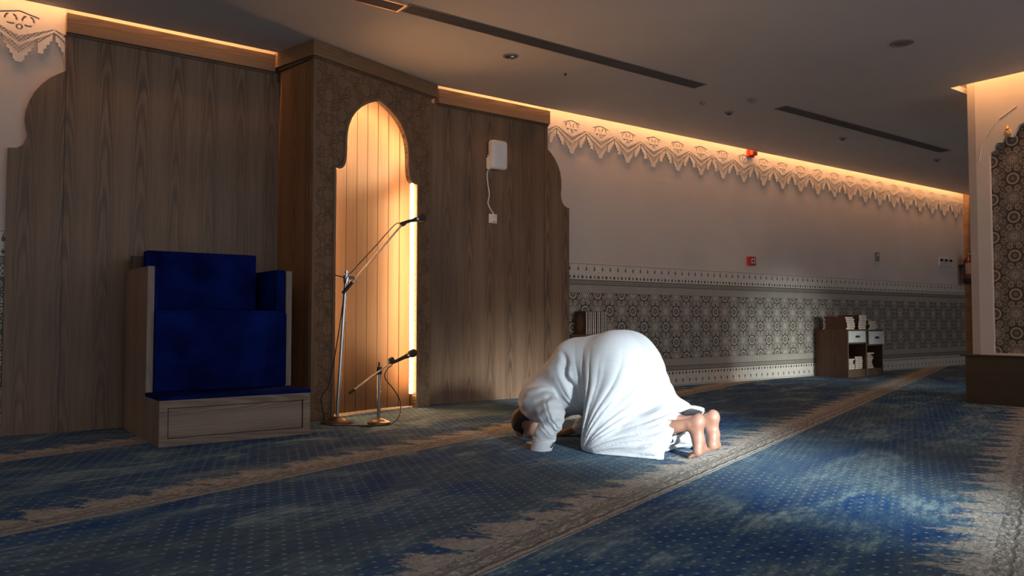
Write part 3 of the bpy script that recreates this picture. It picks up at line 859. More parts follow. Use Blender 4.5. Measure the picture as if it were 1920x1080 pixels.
bm = BM(); tube(bm, spline([(0.02, 0, 0.505), (-0.05, -0.07, 0.48), (-0.09, -0.09, 0.36), (-0.08, -0.085, 0.16), (-0.03, -0.11, 0.06)], 6), 0.009, 8); obj('hose', bm, M['black'], fe, True)
bm = BM(); box(bm, -0.03, XR - 13.99, 0.09, 0.175, 0.30, 0.34, 0.002); obj('bracket', bm, M['black'], fe)

# ------------------------------------------------------------------ ceiling fittings
def vent(label, x0, x1, y0, y1, drop=0.0, ns=70, frame_mat='grille'):
    t = thing('ceiling_vent', label, 'vent', (x0, y0, CZ))
    L, Wd = x1 - x0, y1 - y0
    bm = BM(); plate_hole(bm, [(0, 0, -0.006 - drop), (L, 0, -0.006 - drop), (L, Wd, -0.006 - drop), (0, Wd, -0.006 - drop)], [(0.015, 0.015, -0.006 - drop), (L - 0.015, 0.015, -0.006 - drop), (L - 0.015, Wd - 0.015, -0.006 - drop), (0.015, Wd - 0.015, -0.006 - drop)], (0, 0, 1), 0.006 + drop)
    obj('frame', bm, M[frame_mat], t)
    bm = BM(); box(bm, 0.01, L - 0.01, 0.01, Wd - 0.01, -0.002, -0.0005); obj('duct_backing', bm, M['ventdark'], t)
    bm = BM(); n = int(Wd / 0.013)
    for k in range(1, n): box(bm, 0.015, L - 0.015, k * Wd / n - 0.0025, k * Wd / n + 0.0025, -0.006 - drop, -0.002)
    obj('slats', bm, M['grille'], t)
    return t
vent('linear ceiling vent, the short near piece above the oak niche', 0.6, 2.575, 4.585, 4.725, 0.008, frame_mat='brass')  # brass frame stands in for warm light catching this piece
vent('long linear ceiling vent running in front of the oak niche', 2.585, 5.60, 4.57, 4.715)
vent('long linear ceiling vent farther along, beside the lace-topped wall', 6.79, 10.22, 4.56, 4.70)
def downlight(label, x, y, r, mat, eye):
    t = thing('ceiling_downlight', label, 'ceiling light', (x, y, CZ))
    bm = BM(); lathe(bm, [(r, 0), (r, -0.006), (r * 0.78, -0.010), (r * 0.70, -0.004), (r * 0.70, 0)], 32); obj('ring', bm, M['graypl'], t, True)
    bm = BM(); lathe(bm, [(0, -0.003), (r * 0.45, -0.005), (r * 0.70, -0.004), (r * 0.70, 0), (0, 0)], 32); obj('lens', bm, M[mat], t, True)
    if eye:
        bm = BM(); lathe(bm, [(0, -0.020), (r * 0.3, -0.018), (r * 0.38, -0.008), (r * 0.38, -0.004), (0, -0.004)], 24, (r * 0.15, 0, 0)); obj('gimbal', bm, M['chrome'], t, True)
    return t
downlight('round chrome downlight in the ceiling near the oak niche', 3.75, 5.01, 0.062, 'ventdark', True)
downlight('round unlit downlight in the dark part of the ceiling before the pillar', 5.94, 2.99, 0.085, 'graypl', False)
for x, y, r, lab in ((6.541, 5.057, 0.045, 'small dark-centred ceiling detector between the two long vents'),
                     (6.043, 4.984, 0.028, 'small flat ceiling disc at the end of the long near vent'),
                     (6.331, 4.627, 0.035, 'faint ceiling disc in line with the gap between the vents'),
                     (8.519, 4.993, 0.045, 'small ceiling disc beside the middle of the far vent'),
                     (10.649, 4.927, 0.045, 'small ceiling disc beyond the far vent'),
                     (4.393, 5.093, 0.010, 'tiny dark ceiling sprinkler dot past the chrome downlight')):
    t = thing('ceiling_detector', lab, 'detector', (x, y, CZ))
    bm = BM(); lathe(bm, [(r, 0), (r, -0.008), (r * 0.7, -0.018), (0, -0.018)], 24); obj('housing', bm, M['graypl' if r > 0.02 else 'black'], t, True)
    bm = BM(); lathe(bm, [(r * 0.5, -0.018), (r * 0.45, -0.028), (0, -0.030)], 20); obj('sensor', bm, M['graypl' if r != 0.045 else 'black'], t, True)

# ------------------------------------------------------------------ books and cabinets
def make_book(name, cover, w_, d_, h_):
    """lying book: w across x, d across y, spine towards -x"""
    bm = BM()
    box(bm, 0, w_, 0, d_, 0, 0.003); box(bm, 0, w_, 0, d_, h_ - 0.003, h_); box(bm, 0, 0.003, 0, d_, 0.003, h_ - 0.003)
    c = obj(name, bm, cover)
    bm = BM(); box(bm, 0.003, w_ - 0.004, 0.003, d_ - 0.003, 0.003, h_ - 0.003); obj('pages', bm, M['page'], c)
    return c
def dup(o, loc, rot=(0, 0, 0)):
    c = o.copy(); COL.objects.link(c); c.location = loc; c.rotation_euler = rot
    for ch in list(o.children):
        d = ch.copy(); COL.objects.link(d); d.parent = c
    return c
def cabinet(label, x0, x1, y0, y1, h, drawer_z, pull, stool=False):
    t = thing('cabinet', label, 'cabinet', (x0, y0, 0))
    W_, D_ = x1 - x0, y1 - y0
    bm = BM(); box(bm, 0, 0.018, 0, D_, 0, h - 0.016); box(bm, W_ - 0.018, W_, 0, D_, 0, h - 0.016); box(bm, 0.018, W_ - 0.018, D_ - 0.012, D_, 0, h - 0.016)
    box(bm, 0.018, W_ - 0.018, 0.01, D_ - 0.012, 0.085, 0.10); box(bm, 0.018, W_ - 0.018, 0.01, D_ - 0.012, drawer_z - 0.02, drawer_z - 0.006)
    box(bm, 0.018, W_ - 0.018, 0.01, 0.022, 0, 0.085)
    obj('body', bm, M['walnut'], t)
    bm = BM(); box(bm, -0.006, W_ + 0.004, -0.008, D_, h - 0.016, h, 0.002); obj('top', bm, M['walnut'], t)
    bm = BM(); box(bm, 0.016, W_ - 0.008, -pull, -pull + 0.016, drawer_z, h - 0.020, 0.001); box(bm, 0.024, W_ - 0.024, -pull + 0.016, D_ * 0.8, drawer_z, drawer_z + 0.01)
    dr = obj('drawer', bm, M['white'], t)
    bm = BM(); box(bm, W_ / 2 - 0.04, W_ / 2 + 0.04, -pull - 0.016, -pull, (h + drawer_z) / 2 - 0.022, (h + drawer_z) / 2 + 0.006, 0.003); obj('handle', bm, M['black'], dr)
    return t
cabinet('dark wooden cabinet with white drawer, the left of the pair by the far dado', 9.715, 10.17, 5.67, 6.135, 0.625, 0.455, 0.0)
cabinet('dark wooden cabinet with open white drawer, the right of the pair by the far dado', 10.185, 10.60, 5.68, 6.135, 0.618, 0.425, 0.03)
bk = make_book('book', M['cover'], 0.20, 0.30, 0.023)
first = True
def put(x, y, z, rz, label, group):
    global first
    if first:
        o = bk; o.location = (x, y, z); o.rotation_euler = (0, 0, rz); first = False
    else: o = dup(bk, (x, y, z), (0, 0, rz))
    if 'inside' in group: o.scale = (0.93, 1, 1)
    return tag(o, label, 'book', group)
rr = random.Random(9)
ords = ['bottom', 'second', 'third', 'fourth', 'fifth', 'sixth', 'seventh', 'eighth', 'ninth']
def stack(x, y, z, n, where, group, jt=0.011):
    for k in range(n):
        pos_w = 'bottom' if k == 0 else ('topmost' if k == n - 1 else ords[k] + ' from bottom')
        put(x + rr.uniform(-jt, jt), y + rr.uniform(-0.012, 0.012), z + k * 0.0237, rr.uniform(-jt * 3, jt * 3), 'thick brown book, %s of %s' % (pos_w, where), group)
stack(9.725, 5.70, 0.626, 7, 'the wide stack on the left cabinet top', 'books stacked on the two cabinets')
stack(10.02, 5.70, 0.626, 8, 'the tallest stack where the cabinet tops meet', 'books stacked on the two cabinets')
stack(10.285, 5.70, 0.619, 5, 'the low stack on the right cabinet top', 'books stacked on the two cabinets')
stack(9.742, 5.71, 0.101, 6, 'the left stack inside the left cabinet', 'books stacked inside the cabinets', 0.002)
stack(9.950, 5.71, 0.101, 7, 'the right stack inside the left cabinet', 'books stacked inside the cabinets', 0.002)
stack(10.215, 5.71, 0.101, 9, 'the stack inside the right cabinet', 'books stacked inside the cabinets')

bs = thing('book_stand', 'low dark wooden book stand against the dado behind the kneeling person', 'stand', (5.34, 5.90, 0))
bm = BM(); box(bm, 0.006, 0.022, 0.01, 0.235, 0, 0.585); box(bm, 0.345, 0.361, 0.01, 0.235, 0, 0.585); box(bm, 0.022, 0.345, 0.225, 0.235, 0, 0.585); box(bm, 0.022, 0.345, 0.012, 0.225, 0.28, 0.296); obj('body', bm, M['walnut'], bs)
bm = BM(); box(bm, 0, 0.367, 0, 0.24, 0.585, 0.603, 0.002); obj('top', bm, M['walnut'], bs)
# upright books, fore-edges to the room, the first showing its cover
bm = BM()
ub = None
th_ = 0.0295
for k in range(10):
    lab = ('dark upright book with oval medallion cover, leftmost on the book stand' if k == 0 else
           ('dark upright book, rightmost of the row on the book stand' if k == 9 else 'dark upright book, %s from the medallion cover in the row on the book stand' % ords[k]))
    x = 5.372 + k * th_
    if ub is None:
        bm = BM(); box(bm, 0, 0.004, 0, 0.165, 0, 0.235); box(bm, th_ - 0.006, th_ - 0.002, 0, 0.165, 0, 0.235); box(bm, 0.004, th_ - 0.006, 0.161, 0.165, 0, 0.235)
        ub = obj('upright_book', bm, M['cover_dk']); o = ub
        bm = BM(); box(bm, 0.004, th_ - 0.006, 0.004, 0.161, 0.003, 0.232); obj('pages', bm, M['page'], ub)
        o.location = (x, 5.925, 0.603)
        first_ub = o
    else:
        o = dup(ub, (x, 5.925 + rr.uniform(-0.004, 0.004), 0.603), (0, rr.uniform(-0.004, 0.004), 0))
    tag(o, lab, 'book', 'upright books on the book stand')
bm = BM(); lathe(bm, [(0, 0), (0.045, 0), (0.045, 0.0015), (0.030, 0.0015), (0.028, 0.003), (0, 0.003)], 28)
xf(bm, Matrix.Translation((-0.0005, 0.0825, 0.118)) @ Matrix.Rotation(-PI / 2, 4, 'Y') @ Matrix.Diagonal((1.9, 1.05, 1, 1)))
obj('cover_medallion', bm, M['medal'], first_ub)

#PERSON_BEGIN
# ------------------------------------------------------------------ kneeling person (implicit surfaces turned into meshes)
def surface_nets(S, origin, h):
    """S: 3-D array of signed distances; returns vertices and quads"""
    nx, ny, nz = S.shape
    neg = S < 0
    c = neg[:-1, :-1, :-1].astype(np.int8)
    cnt = np.zeros_like(c)
    for dx in (0, 1):
        for dy in (0, 1):
            for dz in (0, 1):
                cnt += neg[dx:nx - 1 + dx, dy:ny - 1 + dy, dz:nz - 1 + dz]
    act = (cnt > 0) & (cnt < 8)
    I = np.argwhere(act)
    idx = -np.ones(act.shape, dtype=np.int64)
    idx[tuple(I.T)] = np.arange(len(I))
    acc = np.zeros((len(I), 3)); n = np.zeros(len(I))
    corners = [(a, b2, c2) for a in (0, 1) for b2 in (0, 1) for c2 in (0, 1)]
    for a in corners:
        for ax in range(3):
            if a[ax] == 1: continue
            b2 = list(a); b2[ax] = 1
            va = S[I[:, 0] + a[0], I[:, 1] + a[1], I[:, 2] + a[2]]
            vb = S[I[:, 0] + b2[0], I[:, 1] + b2[1], I[:, 2] + b2[2]]
            m = (va < 0) != (vb < 0)
            tt = va[m] / (va[m] - vb[m])
            p = np.tile(np.array(a, float), (m.sum(), 1)); p[:, ax] += tt
            acc[m] += p; n[m] += 1
    V = (I + acc / n[:, None]) * h + np.array(origin)
    Q = []
    for ax in range(3):
        sl0 = [slice(None)] * 3; sl1 = [slice(None)] * 3
        sl0[ax] = slice(0, -1); sl1[ax] = slice(1, None)
        a = neg[tuple(sl0)]; b2 = neg[tuple(sl1)]
        ed = np.argwhere(a != b2)
        o1, o2 = [k for k in range(3) if k != ax]
        ok = (ed[:, o1] > 0) & (ed[:, o2] > 0) & (ed[:, o1] < S.shape[o1] - 1) & (ed[:, o2] < S.shape[o2] - 1)
        ed = ed[ok]
        def g(d1, d2):
            e = ed.copy(); e[:, o1] -= d1; e[:, o2] -= d2
            return idx[e[:, 0], e[:, 1], e[:, 2]]
        q = np.stack([g(1, 1), g(0, 1), g(0, 0), g(1, 0)], 1)
        fl = a[tuple(ed.T)]
        if ax == 1: fl = ~fl
        q[~fl] = q[~fl][:, ::-1]
        Q.append(q)
    return V, np.concatenate(Q)

class Field:
    def __init__(s, lo, hi, h):
        s.h = h; s.lo = np.array(lo, float)
        n = [int((b2 - a) / h) + 2 for a, b2 in zip(lo, hi)]
        s.ax = [s.lo[i] + h * np.arange(n[i]) for i in range(3)]
        s.S = np.full(n, 0.5, dtype=np.float32)
    def win(s, lo, hi):
        sl = []
        for i in range(3):
            a = int(max(0, math.floor((lo[i] - s.lo[i]) / s.h))); b2 = int(min(len(s.ax[i]), math.ceil((hi[i] - s.lo[i]) / s.h) + 1))
            sl.append(slice(a, max(b2, a)))
        g = np.meshgrid(*[s.ax[i][sl[i]].astype(np.float32) for i in range(3)], indexing='ij', sparse=True)
        return tuple(sl), g
    def smin(s, sl, d, k):
        a = s.S[sl]
        hh = np.clip(0.5 + 0.5 * (a - d) / k, 0, 1)
        s.S[sl] = a * (1 - hh) + d * hh - k * hh * (1 - hh)
    def cone(s, p, q, r0, r1, k=0.03, grow=0.0, flat=1.0, sub=False):
        """rounded cone p->q; flat scales the t axis (wider when > 1)"""
        r0 += grow; r1 += grow
        p = np.array(p, float); q = np.array(q, float)
        R = max(r0, r1) * max(1, flat) + k * 2 + 0.03
        sl, (X, Y, Z) = s.win(np.minimum(p, q) - R, np.maximum(p, q) + R)
        ym = (p[1] + q[1]) / 2
        def fy(y): return ym + (y - ym) / flat if flat != 1 else y
        d = q - p; L2 = d @ d
        Yc = ym + (Y - ym) / flat if flat != 1 else Y
        t = np.clip(((X - p[0]) * d[0] + (Yc - p[1]) * d[1] + (Z - p[2]) * d[2]) / max(L2, 1e-9), 0, 1)
        dist = np.sqrt((X - p[0] - t * d[0]) ** 2 + (Yc - p[1] - t * d[1]) ** 2 + (Z - p[2] - t * d[2]) ** 2) - (r0 + (r1 - r0) * t)
        if sub: s.S[sl] = np.maximum(s.S[sl], -dist)
        else: s.smin(sl, dist, k)
    def ell(s, c, r, k=0.03, grow=0.0, rot=0.0, sub=False):
        """ellipsoid, rot tilts it in the s-z plane"""
        r = np.array(r, float) + grow; R = max(r) + 2 * k + 0.02
        c = np.array(c, float)
        sl, (X, Y, Z) = s.win(c - R, c + R)
        x = (X - c[0]) * math.cos(rot) + (Z - c[2]) * math.sin(rot)
        z = -(X - c[0]) * math.sin(rot) + (Z - c[2]) * math.cos(rot)
        y = Y - c[1]
        q = np.sqrt((x / r[0]) ** 2 + (y / r[1]) ** 2 + (z / r[2]) ** 2)
        g = np.sqrt((x / r[0] ** 2) ** 2 + (y / r[1] ** 2) ** 2 + (z / r[2] ** 2) ** 2) + 1e-6
        d = q * (q - 1) / g
        if sub:
            a = s.S[sl]; hh = np.clip(0.5 - 0.5 * (a + d) / k, 0, 1)
            s.S[sl] = a * (1 - hh) - d * hh + k * hh * (1 - hh)
        else: s.smin(sl, d, k)
    def mesh(s, name, mat, parent=None, simplify=None):
        S = s.S
        V, Q = surface_nets(S, s.lo, s.h)
        me = bpy.data.meshes.new(name)
        me.from_pydata(V.tolist(), [], Q.tolist())
        me.materials.append(mat)
        for p in me.polygons: p.use_smooth = True
        me.update()
        o = bpy.data.objects.new(name, me); COL.objects.link(o)
        if parent: o.parent = parent
        sm = o.modifiers.new('smooth', 'SMOOTH'); sm.factor = 0.5; sm.iterations = 3
        return o

def wob(X, Y, Z, f, ph=0.0):
    return (np.sin(X * f + 1.3 * np.sin(Y * f * 0.7 + ph) + ph) + np.sin(Y * f * 1.1 + 1.7 * np.sin(Z * f * 0.8 + ph * 2)) + np.sin(Z * f * 0.9 + 1.1 * np.sin(X * f * 0.6 + ph * 3))) / 3

skin, tsk, bsk = new_mat('skin')
xs_, ys_, zs_ = pos(tsk, True)
tsk.links.new(ramp(tsk, noise(tsk, comb(tsk, xs_, ys_, zs_), 14, 4), [(0.3, (0.27, 0.125, 0.080)), (0.7, (0.37, 0.19, 0.13))]), bsk.inputs['Base Color'])
bsk.inputs['Roughness'].default_value = 0.5
bsk.inputs['Subsurface Weight'].default_value = 0.08
bsk.inputs['Subsurface Radius'].default_value = (0.02, 0.008, 0.004)
M['hair'] = plain('black_hair', (0.008, 0.006, 0.005), 0.55, var=0.3, nscale=90, bmp=0.8)
cot, tco, bco = new_mat('white_cotton')
xs_, ys_, zs_ = pos(tco, True)
tco.links.new(ramp(tco, noise(tco, comb(tco, xs_, ys_, zs_), 5, 4), [(0.3, (0.53, 0.555, 0.585)), (0.7, (0.58, 0.60, 0.63))]), bco.inputs['Base Color'])
bco.inputs['Roughness'].default_value = 0.85
bco.inputs['Sheen Weight'].default_value = 0.1
bump(tco, bco, noise(tco, comb(tco, xs_, ys_, zs_), 22, 4, 0.6), 0.25, 0.012)

def limbs(F, grow=0.0):
    """body masses shared by skin and clothing"""
    F.cone((0.53, 0, 0.50), (0.82, 0, 0.44), 0.13, 0.135, 0.05, grow, 1.12)
    F.cone((0.82, 0, 0.44), (1.05, 0, 0.285), 0.135, 0.110, 0.05, grow, 1.30)

# ---- skin
B = Field((-0.10, -0.50, -0.01), (1.36, 0.48, 0.72), 0.0048)
limbs(B)
for sd in (-1, 1):
    B.ell((0.50, sd * 0.085, 0.48), (0.13, 0.11, 0.14), 0.05)
    B.cone((0.52, sd * 0.10, 0.44), (0.58, sd * 0.15, 0.075), 0.088, 0.058, 0.04)
    B.cone((0.58, sd * 0.15, 0.070), (0.42, sd * 0.135, 0.105), 0.055, 0.058, 0.03)
    B.cone((0.42, sd * 0.135, 0.105), (0.22, sd * 0.125, 0.150), 0.058, 0.042, 0.03)
    y = sd * 0.115 - 0.005
    fx = -0.042
    B.cone((0.22, sd * 0.125, 0.150), (0.095 + fx, y, 0.182), 0.042, 0.031, 0.03)
    # foot: heel up, sole to the rear, ball and toes on the carpet
    B.ell((0.052 + fx, y, 0.205), (0.034, 0.031, 0.040), 0.022, 0, -0.2)
    B.cone((0.10 + fx, y, 0.182), (0.062 + fx, y, 0.195), 0.030, 0.032, 0.02)
    B.cone((0.060 + fx, y + sd * 0.004, 0.185), (0.050 + fx, y + sd * 0.006, 0.105), 0.031, 0.028, 0.02)
    B.cone((0.085 + fx, y, 0.165), (0.066 + fx, y, 0.085), 0.026, 0.026, 0.02)
    B.ell((0.097 + fx, y - 0.024 , 0.182), (0.012, 0.012, 0.015), 0.012)
    B.ell((0.097 + fx, y + 0.024, 0.180), (0.012, 0.012, 0.015), 0.012)
    B.cone((0.048 + fx, y - sd * 0.026, 0.052), (0.048 + fx, y + sd * 0.030, 0.042), 0.027, 0.022, 0.02)
    B.cone((0.052 + fx, y - sd * 0.012, 0.10), (0.050 + fx, y - sd * 0.026, 0.050), 0.027, 0.026, 0.02)
    B.cone((0.052 + fx, y + sd * 0.012, 0.10), (0.050 + fx, y + sd * 0.028, 0.045), 0.025, 0.022, 0.02)
    for k, (dy, ln, rr0) in enumerate(((-0.034, 0.052, 0.0135), (-0.012, 0.052, 0.0100), (0.006, 0.046, 0.0095), (0.023, 0.038, 0.009), (0.038, 0.028, 0.0085))):
        yy = y + sd * dy
        B.cone((0.056 + fx, yy, 0.030), (0.062 + fx + ln * 0.5, yy + sd * dy * 0.12, 0.022), rr0, rr0, 0.006)
        B.cone((0.062 + fx + ln * 0.5, yy + sd * dy * 0.12, 0.022), (0.062 + fx + ln, yy + sd * dy * 0.2, 0.012), rr0, rr0 * 0.95, 0.004)
    # arm
    s_ = (1.01, sd * 0.17, 0.26)
    el = (0.80, sd * 0.33 - 0.01, 0.235) if sd < 0 else (0.83, 0.31, 0.17)
    wr = (0.895, -0.345, 0.045) if sd < 0 else (0.985, 0.27, 0.042)
    B.cone(s_, el, 0.052, 0.038, 0.03)
    B.cone(el, wr, 0.038, 0.026, 0.02)
    # hand, palm on the carpet
    hx, hy = (0.93, -0.31) if sd < 0 else (1.03, 0.245)
    ang = 0.85 if sd < 0 else -0.30
    ca, sa = math.cos(ang), math.sin(ang)
    def hp(a, b2, z): return (hx + a * ca - b2 * sa, hy + a * sa + b2 * ca, z)
    B.cone(wr, hp(0.0, 0, 0.026), 0.025, 0.022, 0.012)
    B.cone(hp(0.0, -0.018, 0.022), hp(0.055, -0.026, 0.020), 0.017, 0.013, 0.012)
    B.cone(hp(0.0, 0.018, 0.022), hp(0.055, 0.026, 0.018), 0.017, 0.012, 0.012)
    B.cone(hp(0.01, 0, 0.024), hp(0.058, 0, 0.021), 0.018, 0.013, 0.012)
    for dy, ln in ((-0.030, 0.068), (-0.010, 0.077), (0.011, 0.070), (0.031, 0.054)):
        B.cone(hp(0.052, dy, 0.019), hp(0.052 + ln * 0.52, dy * 1.15, 0.021), 0.0088, 0.0082, 0.004)
        B.cone(hp(0.052 + ln * 0.52, dy * 1.15, 0.021), hp(0.052 + ln, dy * 1.25, 0.010), 0.0082, 0.0072, 0.003)
    th_s = 1 if sd < 0 else -1
    th_s = -sd if sd > 0 else 1
    B.cone(hp(0.005, th_s * 0.022, 0.020), hp(0.030, th_s * 0.048, 0.018), 0.013, 0.010, 0.006)
    B.cone(hp(0.030, th_s * 0.048, 0.018), hp(0.055, th_s * 0.058, 0.012), 0.010, 0.0085, 0.004)
# neck and head: forehead and nose on the carpet, crown forward
hc = (1.195, 0.0, 0.108)
B.cone((1.04, 0, 0.25), (1.15, 0, 0.14), 0.062, 0.056, 0.04)
B.ell(hc, (0.098, 0.076, 0.088), 0.02, 0, -0.15)
B.ell((1.135, 0, 0.085), (0.062, 0.058, 0.062), 0.03)
B.cone((1.13, 0, 0.062), (1.085, 0, 0.055), 0.042, 0.026, 0.03)          # jaw to chin
B.ell((1.225, 0, 0.040), (0.045, 0.055, 0.034), 0.02)                    # forehead
B.cone((1.175, 0, 0.024), (1.140, 0, 0.010), 0.010, 0.013, 0.010)        # nose
B.cone((1.175, -0.022, 0.030), (1.175, 0.022, 0.030), 0.010, 0.010, 0.012)
for sd in (-1, 1):
    B.ell((1.168, sd * 0.030, 0.024), (0.014, 0.016, 0.010), 0.008, sub=True)      # eye sockets
    B.ell((1.166, sd * 0.030, 0.030), (0.010, 0.012, 0.009), 0.003)
    B.ell((1.150, sd * 0.078, 0.088), (0.030, 0.010, 0.018), 0.006, 0, 0.5)        # ears
    B.ell((1.150, sd * 0.087, 0.088), (0.017, 0.006, 0.009), 0.004, 0, 0.5, sub=True)
B.ell((1.112, 0, 0.022), (0.004, 0.024, 0.008), 0.004, sub=True)                   # mouth line
B.cone((1.117, -0.016, 0.026), (1.117, 0.016, 0.026), 0.006, 0.006, 0.006)
B.cone((1.106, -0.013, 0.026), (1.106, 0.013, 0.026), 0.006, 0.006, 0.006)
person = B.mesh('person', skin)
TH = math.radians(109.5)
person.matrix_world = Matrix.Translation((3.53, 2.89, 0)) @ Matrix(((math.cos(TH), math.sin(TH), 0, 0), (math.sin(TH), -math.cos(TH), 0, 0), (0, 0, 1, 0), (0, 0, 0, 1)))
tag(person, 'barefoot person in a long white robe bowed down with forehead to the carpet', 'person')

# ---- hair
Hh = Field((1.05, -0.12, 0.0), (1.33, 0.12, 0.23), 0.0036)
Hh.ell(hc, (0.098, 0.076, 0.088), 0.02, 0.0075, -0.15)
Hh.ell((1.15, 0, 0.125), (0.05, 0.062, 0.055), 0.03, 0.004)
X, Y, Z = np.meshgrid(*Hh.ax, indexing='ij', sparse=True)
Hh.S += (wob(X, Y, Z, 210) * 0.0014).astype(np.float32)
line = -(Z - 0.062 + (X - 1.172) * 1.7)            # keep crown and back of the head
ear = 0.034 - np.sqrt((X - 1.150) ** 2 + (Z - 0.088) ** 2) - np.clip((0.06 - np.abs(Y)) * 4, 0, 1)
Hh.S = np.maximum(Hh.S, line.astype(np.float32) * 0.7)
Hh.S = np.maximum(Hh.S, ear.astype(np.float32))
Hh.mesh('hair', M['hair'], person)

# ---- robe
R = Field((-0.03, -0.50, -0.004), (1.30, 0.46, 0.76), 0.0055)
R.cone((0.56, 0, 0.50), (0.79, 0, 0.455), 0.185, 0.188, 0.06, 0, 1.12)
R.cone((0.82, 0, 0.425), (1.065, 0, 0.272), 0.178, 0.138, 0.06, 0, 1.18)
R.cone((0.80, 0, 0.34), (1.00, 0, 0.245), 0.15, 0.12, 0.06, 0, 1.1)
R.cone((1.07, 0, 0.30), (1.13, 0, 0.20), 0.11, 0.075, 0.05, 0, 1.1)
for sd in (-1, 1):
    R.ell((0.515, sd * 0.085, 0.495), (0.178, 0.155, 0.185), 0.06)
    R.cone((0.53, sd * 0.12, 0.44), (0.555, sd * 0.175, 0.085), 0.150, 0.115, 0.07)
    R.cone((0.54, sd * 0.17, 0.08), (0.20, sd * 0.16, 0.125), 0.115, 0.095, 0.06)
R.cone((0.44, 0, 0.42), (0.22, 0, 0.19), 0.155, 0.085, 0.08, 0, 1.4)
R.cone((0.22, 0, 0.20), (0.06, 0, 0.19), 0.085, 0.060, 0.05, 0, 2.2)
R.cone((0.50, 0, 0.30), (0.30, 0, 0.12), 0.15, 0.12, 0.06, 0, 1.4)
# drape reaching the carpet on the near and far side, with a trailing hem corner
R.cone((0.50, -0.245, 0.045), (0.22, -0.235, 0.035), 0.060, 0.050, 0.07)
R.cone((0.24, -0.225, 0.030), (0.165, -0.245, 0.010), 0.045, 0.022, 0.05)
R.cone((0.50, 0.225, 0.04), (0.20, 0.20, 0.03), 0.055, 0.045, 0.07)
R.cone((0.62, -0.22, 0.03), (0.55, -0.26, 0.02), 0.045, 0.035, 0.05)
# sleeves
R.cone((1.02, -0.16, 0.250), (0.93, -0.27, 0.25), 0.112, 0.092, 0.05)
R.cone((0.93, -0.27, 0.27), (0.80, -0.345, 0.225), 0.090, 0.072, 0.04)
R.cone((0.80, -0.345, 0.225), (0.868, -0.352, 0.010), 0.068, 0.056, 0.035)
R.cone((1.02, 0.16, 0.25), (0.94, 0.26, 0.24), 0.112, 0.092, 0.05)
R.cone((0.94, 0.26, 0.25), (0.83, 0.32, 0.165), 0.090, 0.072, 0.04)
R.cone((0.83, 0.32, 0.165), (0.965, 0.285, 0.050), 0.068, 0.052, 0.035)
X, Y, Z = np.meshgrid(*[a.astype(np.float32) for a in R.ax], indexing='ij', sparse=True)
# folds: creases that fan out of the knee over the skirt, diagonals over the calves, crumples in the sleeves
dk = np.sqrt((X - 0.63) ** 2 + (Z + 0.02) ** 2)
phi = np.arctan2(Z + 0.02, 0.66 - X)
def crease(v, sharp=3.0):
    v = np.sin(v); return 1 - 2 * np.abs(v) ** (1 / sharp)
n1 = wob(X, Y, Z, 9.0, 0.7)
fan = np.sin(phi * 21 + n1 * 2.6 + Y * 9) * 0.6 + np.sin(phi * 38 + n1 * 4.0 - Y * 14) * 0.4
wsk = np.clip((0.88 - X) / 0.16, 0, 1) * np.clip((0.60 - Z) / 0.25, 0, 1) * np.clip(dk / 0.15, 0.25, 1)
fan = 0.5 - np.abs(fan) ** 0.55 * 1.5
disp = fan * 0.0125 * wsk
hemf = np.sin(X * 34 + Z * 62 + n1 * 5 + Y * 12)
disp = disp - (0.6 - np.abs(hemf)) * 0.014 * np.clip((0.42 - X) / 0.2, 0, 1) * np.clip((0.30 - Z) / 0.12, 0, 1)
arm = np.clip((np.abs(Y) - 0.20) / 0.06, 0, 1) * np.clip((X - 0.70) / 0.04, 0, 1)
crm = wob(X, Y, Z, 46, 1.1) + 0.7 * np.sin(Z * 120 + 4 * wob(X, Y, Z, 20, 2.0) + X * 30)
disp = disp + crm * 0.0065 * arm
bk_ = np.clip((X - 0.72) / 0.1, 0, 1) * (1 - arm)
disp = disp + np.sin((X - Z) * 26 + n1 * 4 + Y * 10) * 0.0045 * bk_
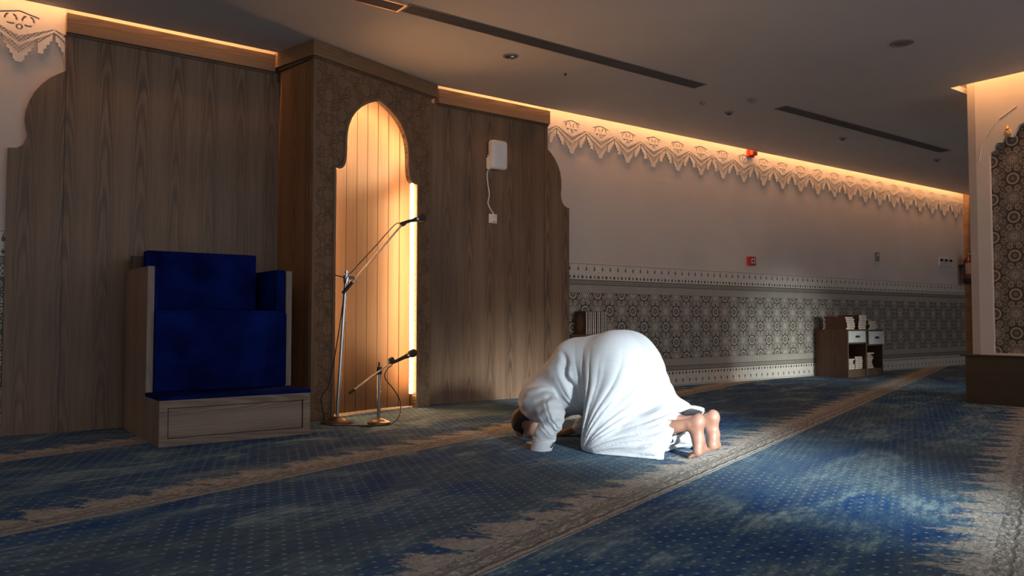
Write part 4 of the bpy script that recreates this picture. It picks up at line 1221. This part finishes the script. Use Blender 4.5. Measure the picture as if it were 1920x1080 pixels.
# pulled crease where the waist folds over the thigh
dc = np.sqrt((X - 0.80) ** 2 * 0.35 + (Z - 0.42) ** 2 * 0.35 + ((X - 0.80) * 0.55 + (Z - 0.42) * 0.83 * 0.0) ** 2)
side = np.clip((np.abs(Y) - 0.08) / 0.06, 0, 1)
ln_ = np.abs((X - 0.775) * 0.96 + (Z - 0.40) * -0.26 + 0.01 * np.sin(Z * 40))
disp = disp + 0.030 * np.exp(-(ln_ / 0.022) ** 2) * side * np.clip((0.58 - Z) / 0.08, 0, 1) * np.clip((Z - 0.12) / 0.1, 0, 1)
R.S = R.S + disp.astype(np.float32)
# openings: hem at the ankles, cuffs, collar
solid = R.S.copy()
hemcut = (0.105 - 0.045 * np.tanh(Y * 18) + 0.35 * np.clip(0.20 - Z, 0, 0.3) + 0.010 * np.sin(Y * 55 + 1) + 0.012 * np.sin(Z * 40)) - X
hemcut = np.where(np.abs(Y) > 0.21, hemcut - 0.06, hemcut)
R.S = np.maximum(R.S, hemcut.astype(np.float32))
inner = -(solid + 0.017)
gate = np.maximum(X - 0.30, 0.0 * X)
hol = np.minimum(inner, (0.225 - X) + 0.0 * Z)
R.S = np.maximum(R.S, np.where((X < 0.225) & (Z < 0.33), hol, -1).astype(np.float32))
coll = np.sqrt((X - 1.15) ** 2 + Y ** 2 + (Z - 0.135) ** 2) - 0.066
R.S = np.maximum(R.S, -coll.astype(np.float32))
capm = (Z - 0.028 + 0.5 * (X - 0.86)) ; capm = np.where((Y < -0.26) & (X > 0.74) & (X < 1.0), 0.012 - Z - 0.25 * (X - 0.86), -1)
R.S = np.maximum(R.S, capm.astype(np.float32))
R.S = np.maximum(R.S, (0.002 - Z + 0.0 * X).astype(np.float32))
robe = R.mesh('robe', cot, person)
# cuff ring stitched at the near wrist
cf = Field((0.80, -0.45, 0.0), (0.98, -0.26, 0.10), 0.004)
cf.cone((0.854, -0.352, 0.055), (0.871, -0.354, 0.000), 0.062, 0.060, 0.01)
Xc, Yc_, Zc = np.meshgrid(*cf.ax, indexing='ij', sparse=True)
cf.S = np.maximum(cf.S, (0.006 + 0.35 * (Xc - 0.93) - Zc).astype(np.float32))
cf.S = np.maximum(cf.S, (Zc - 0.052 + 0.25 * (Xc - 0.87)).astype(np.float32))
cuff = cf.mesh('cuff', cot, person)
#PERSON_END
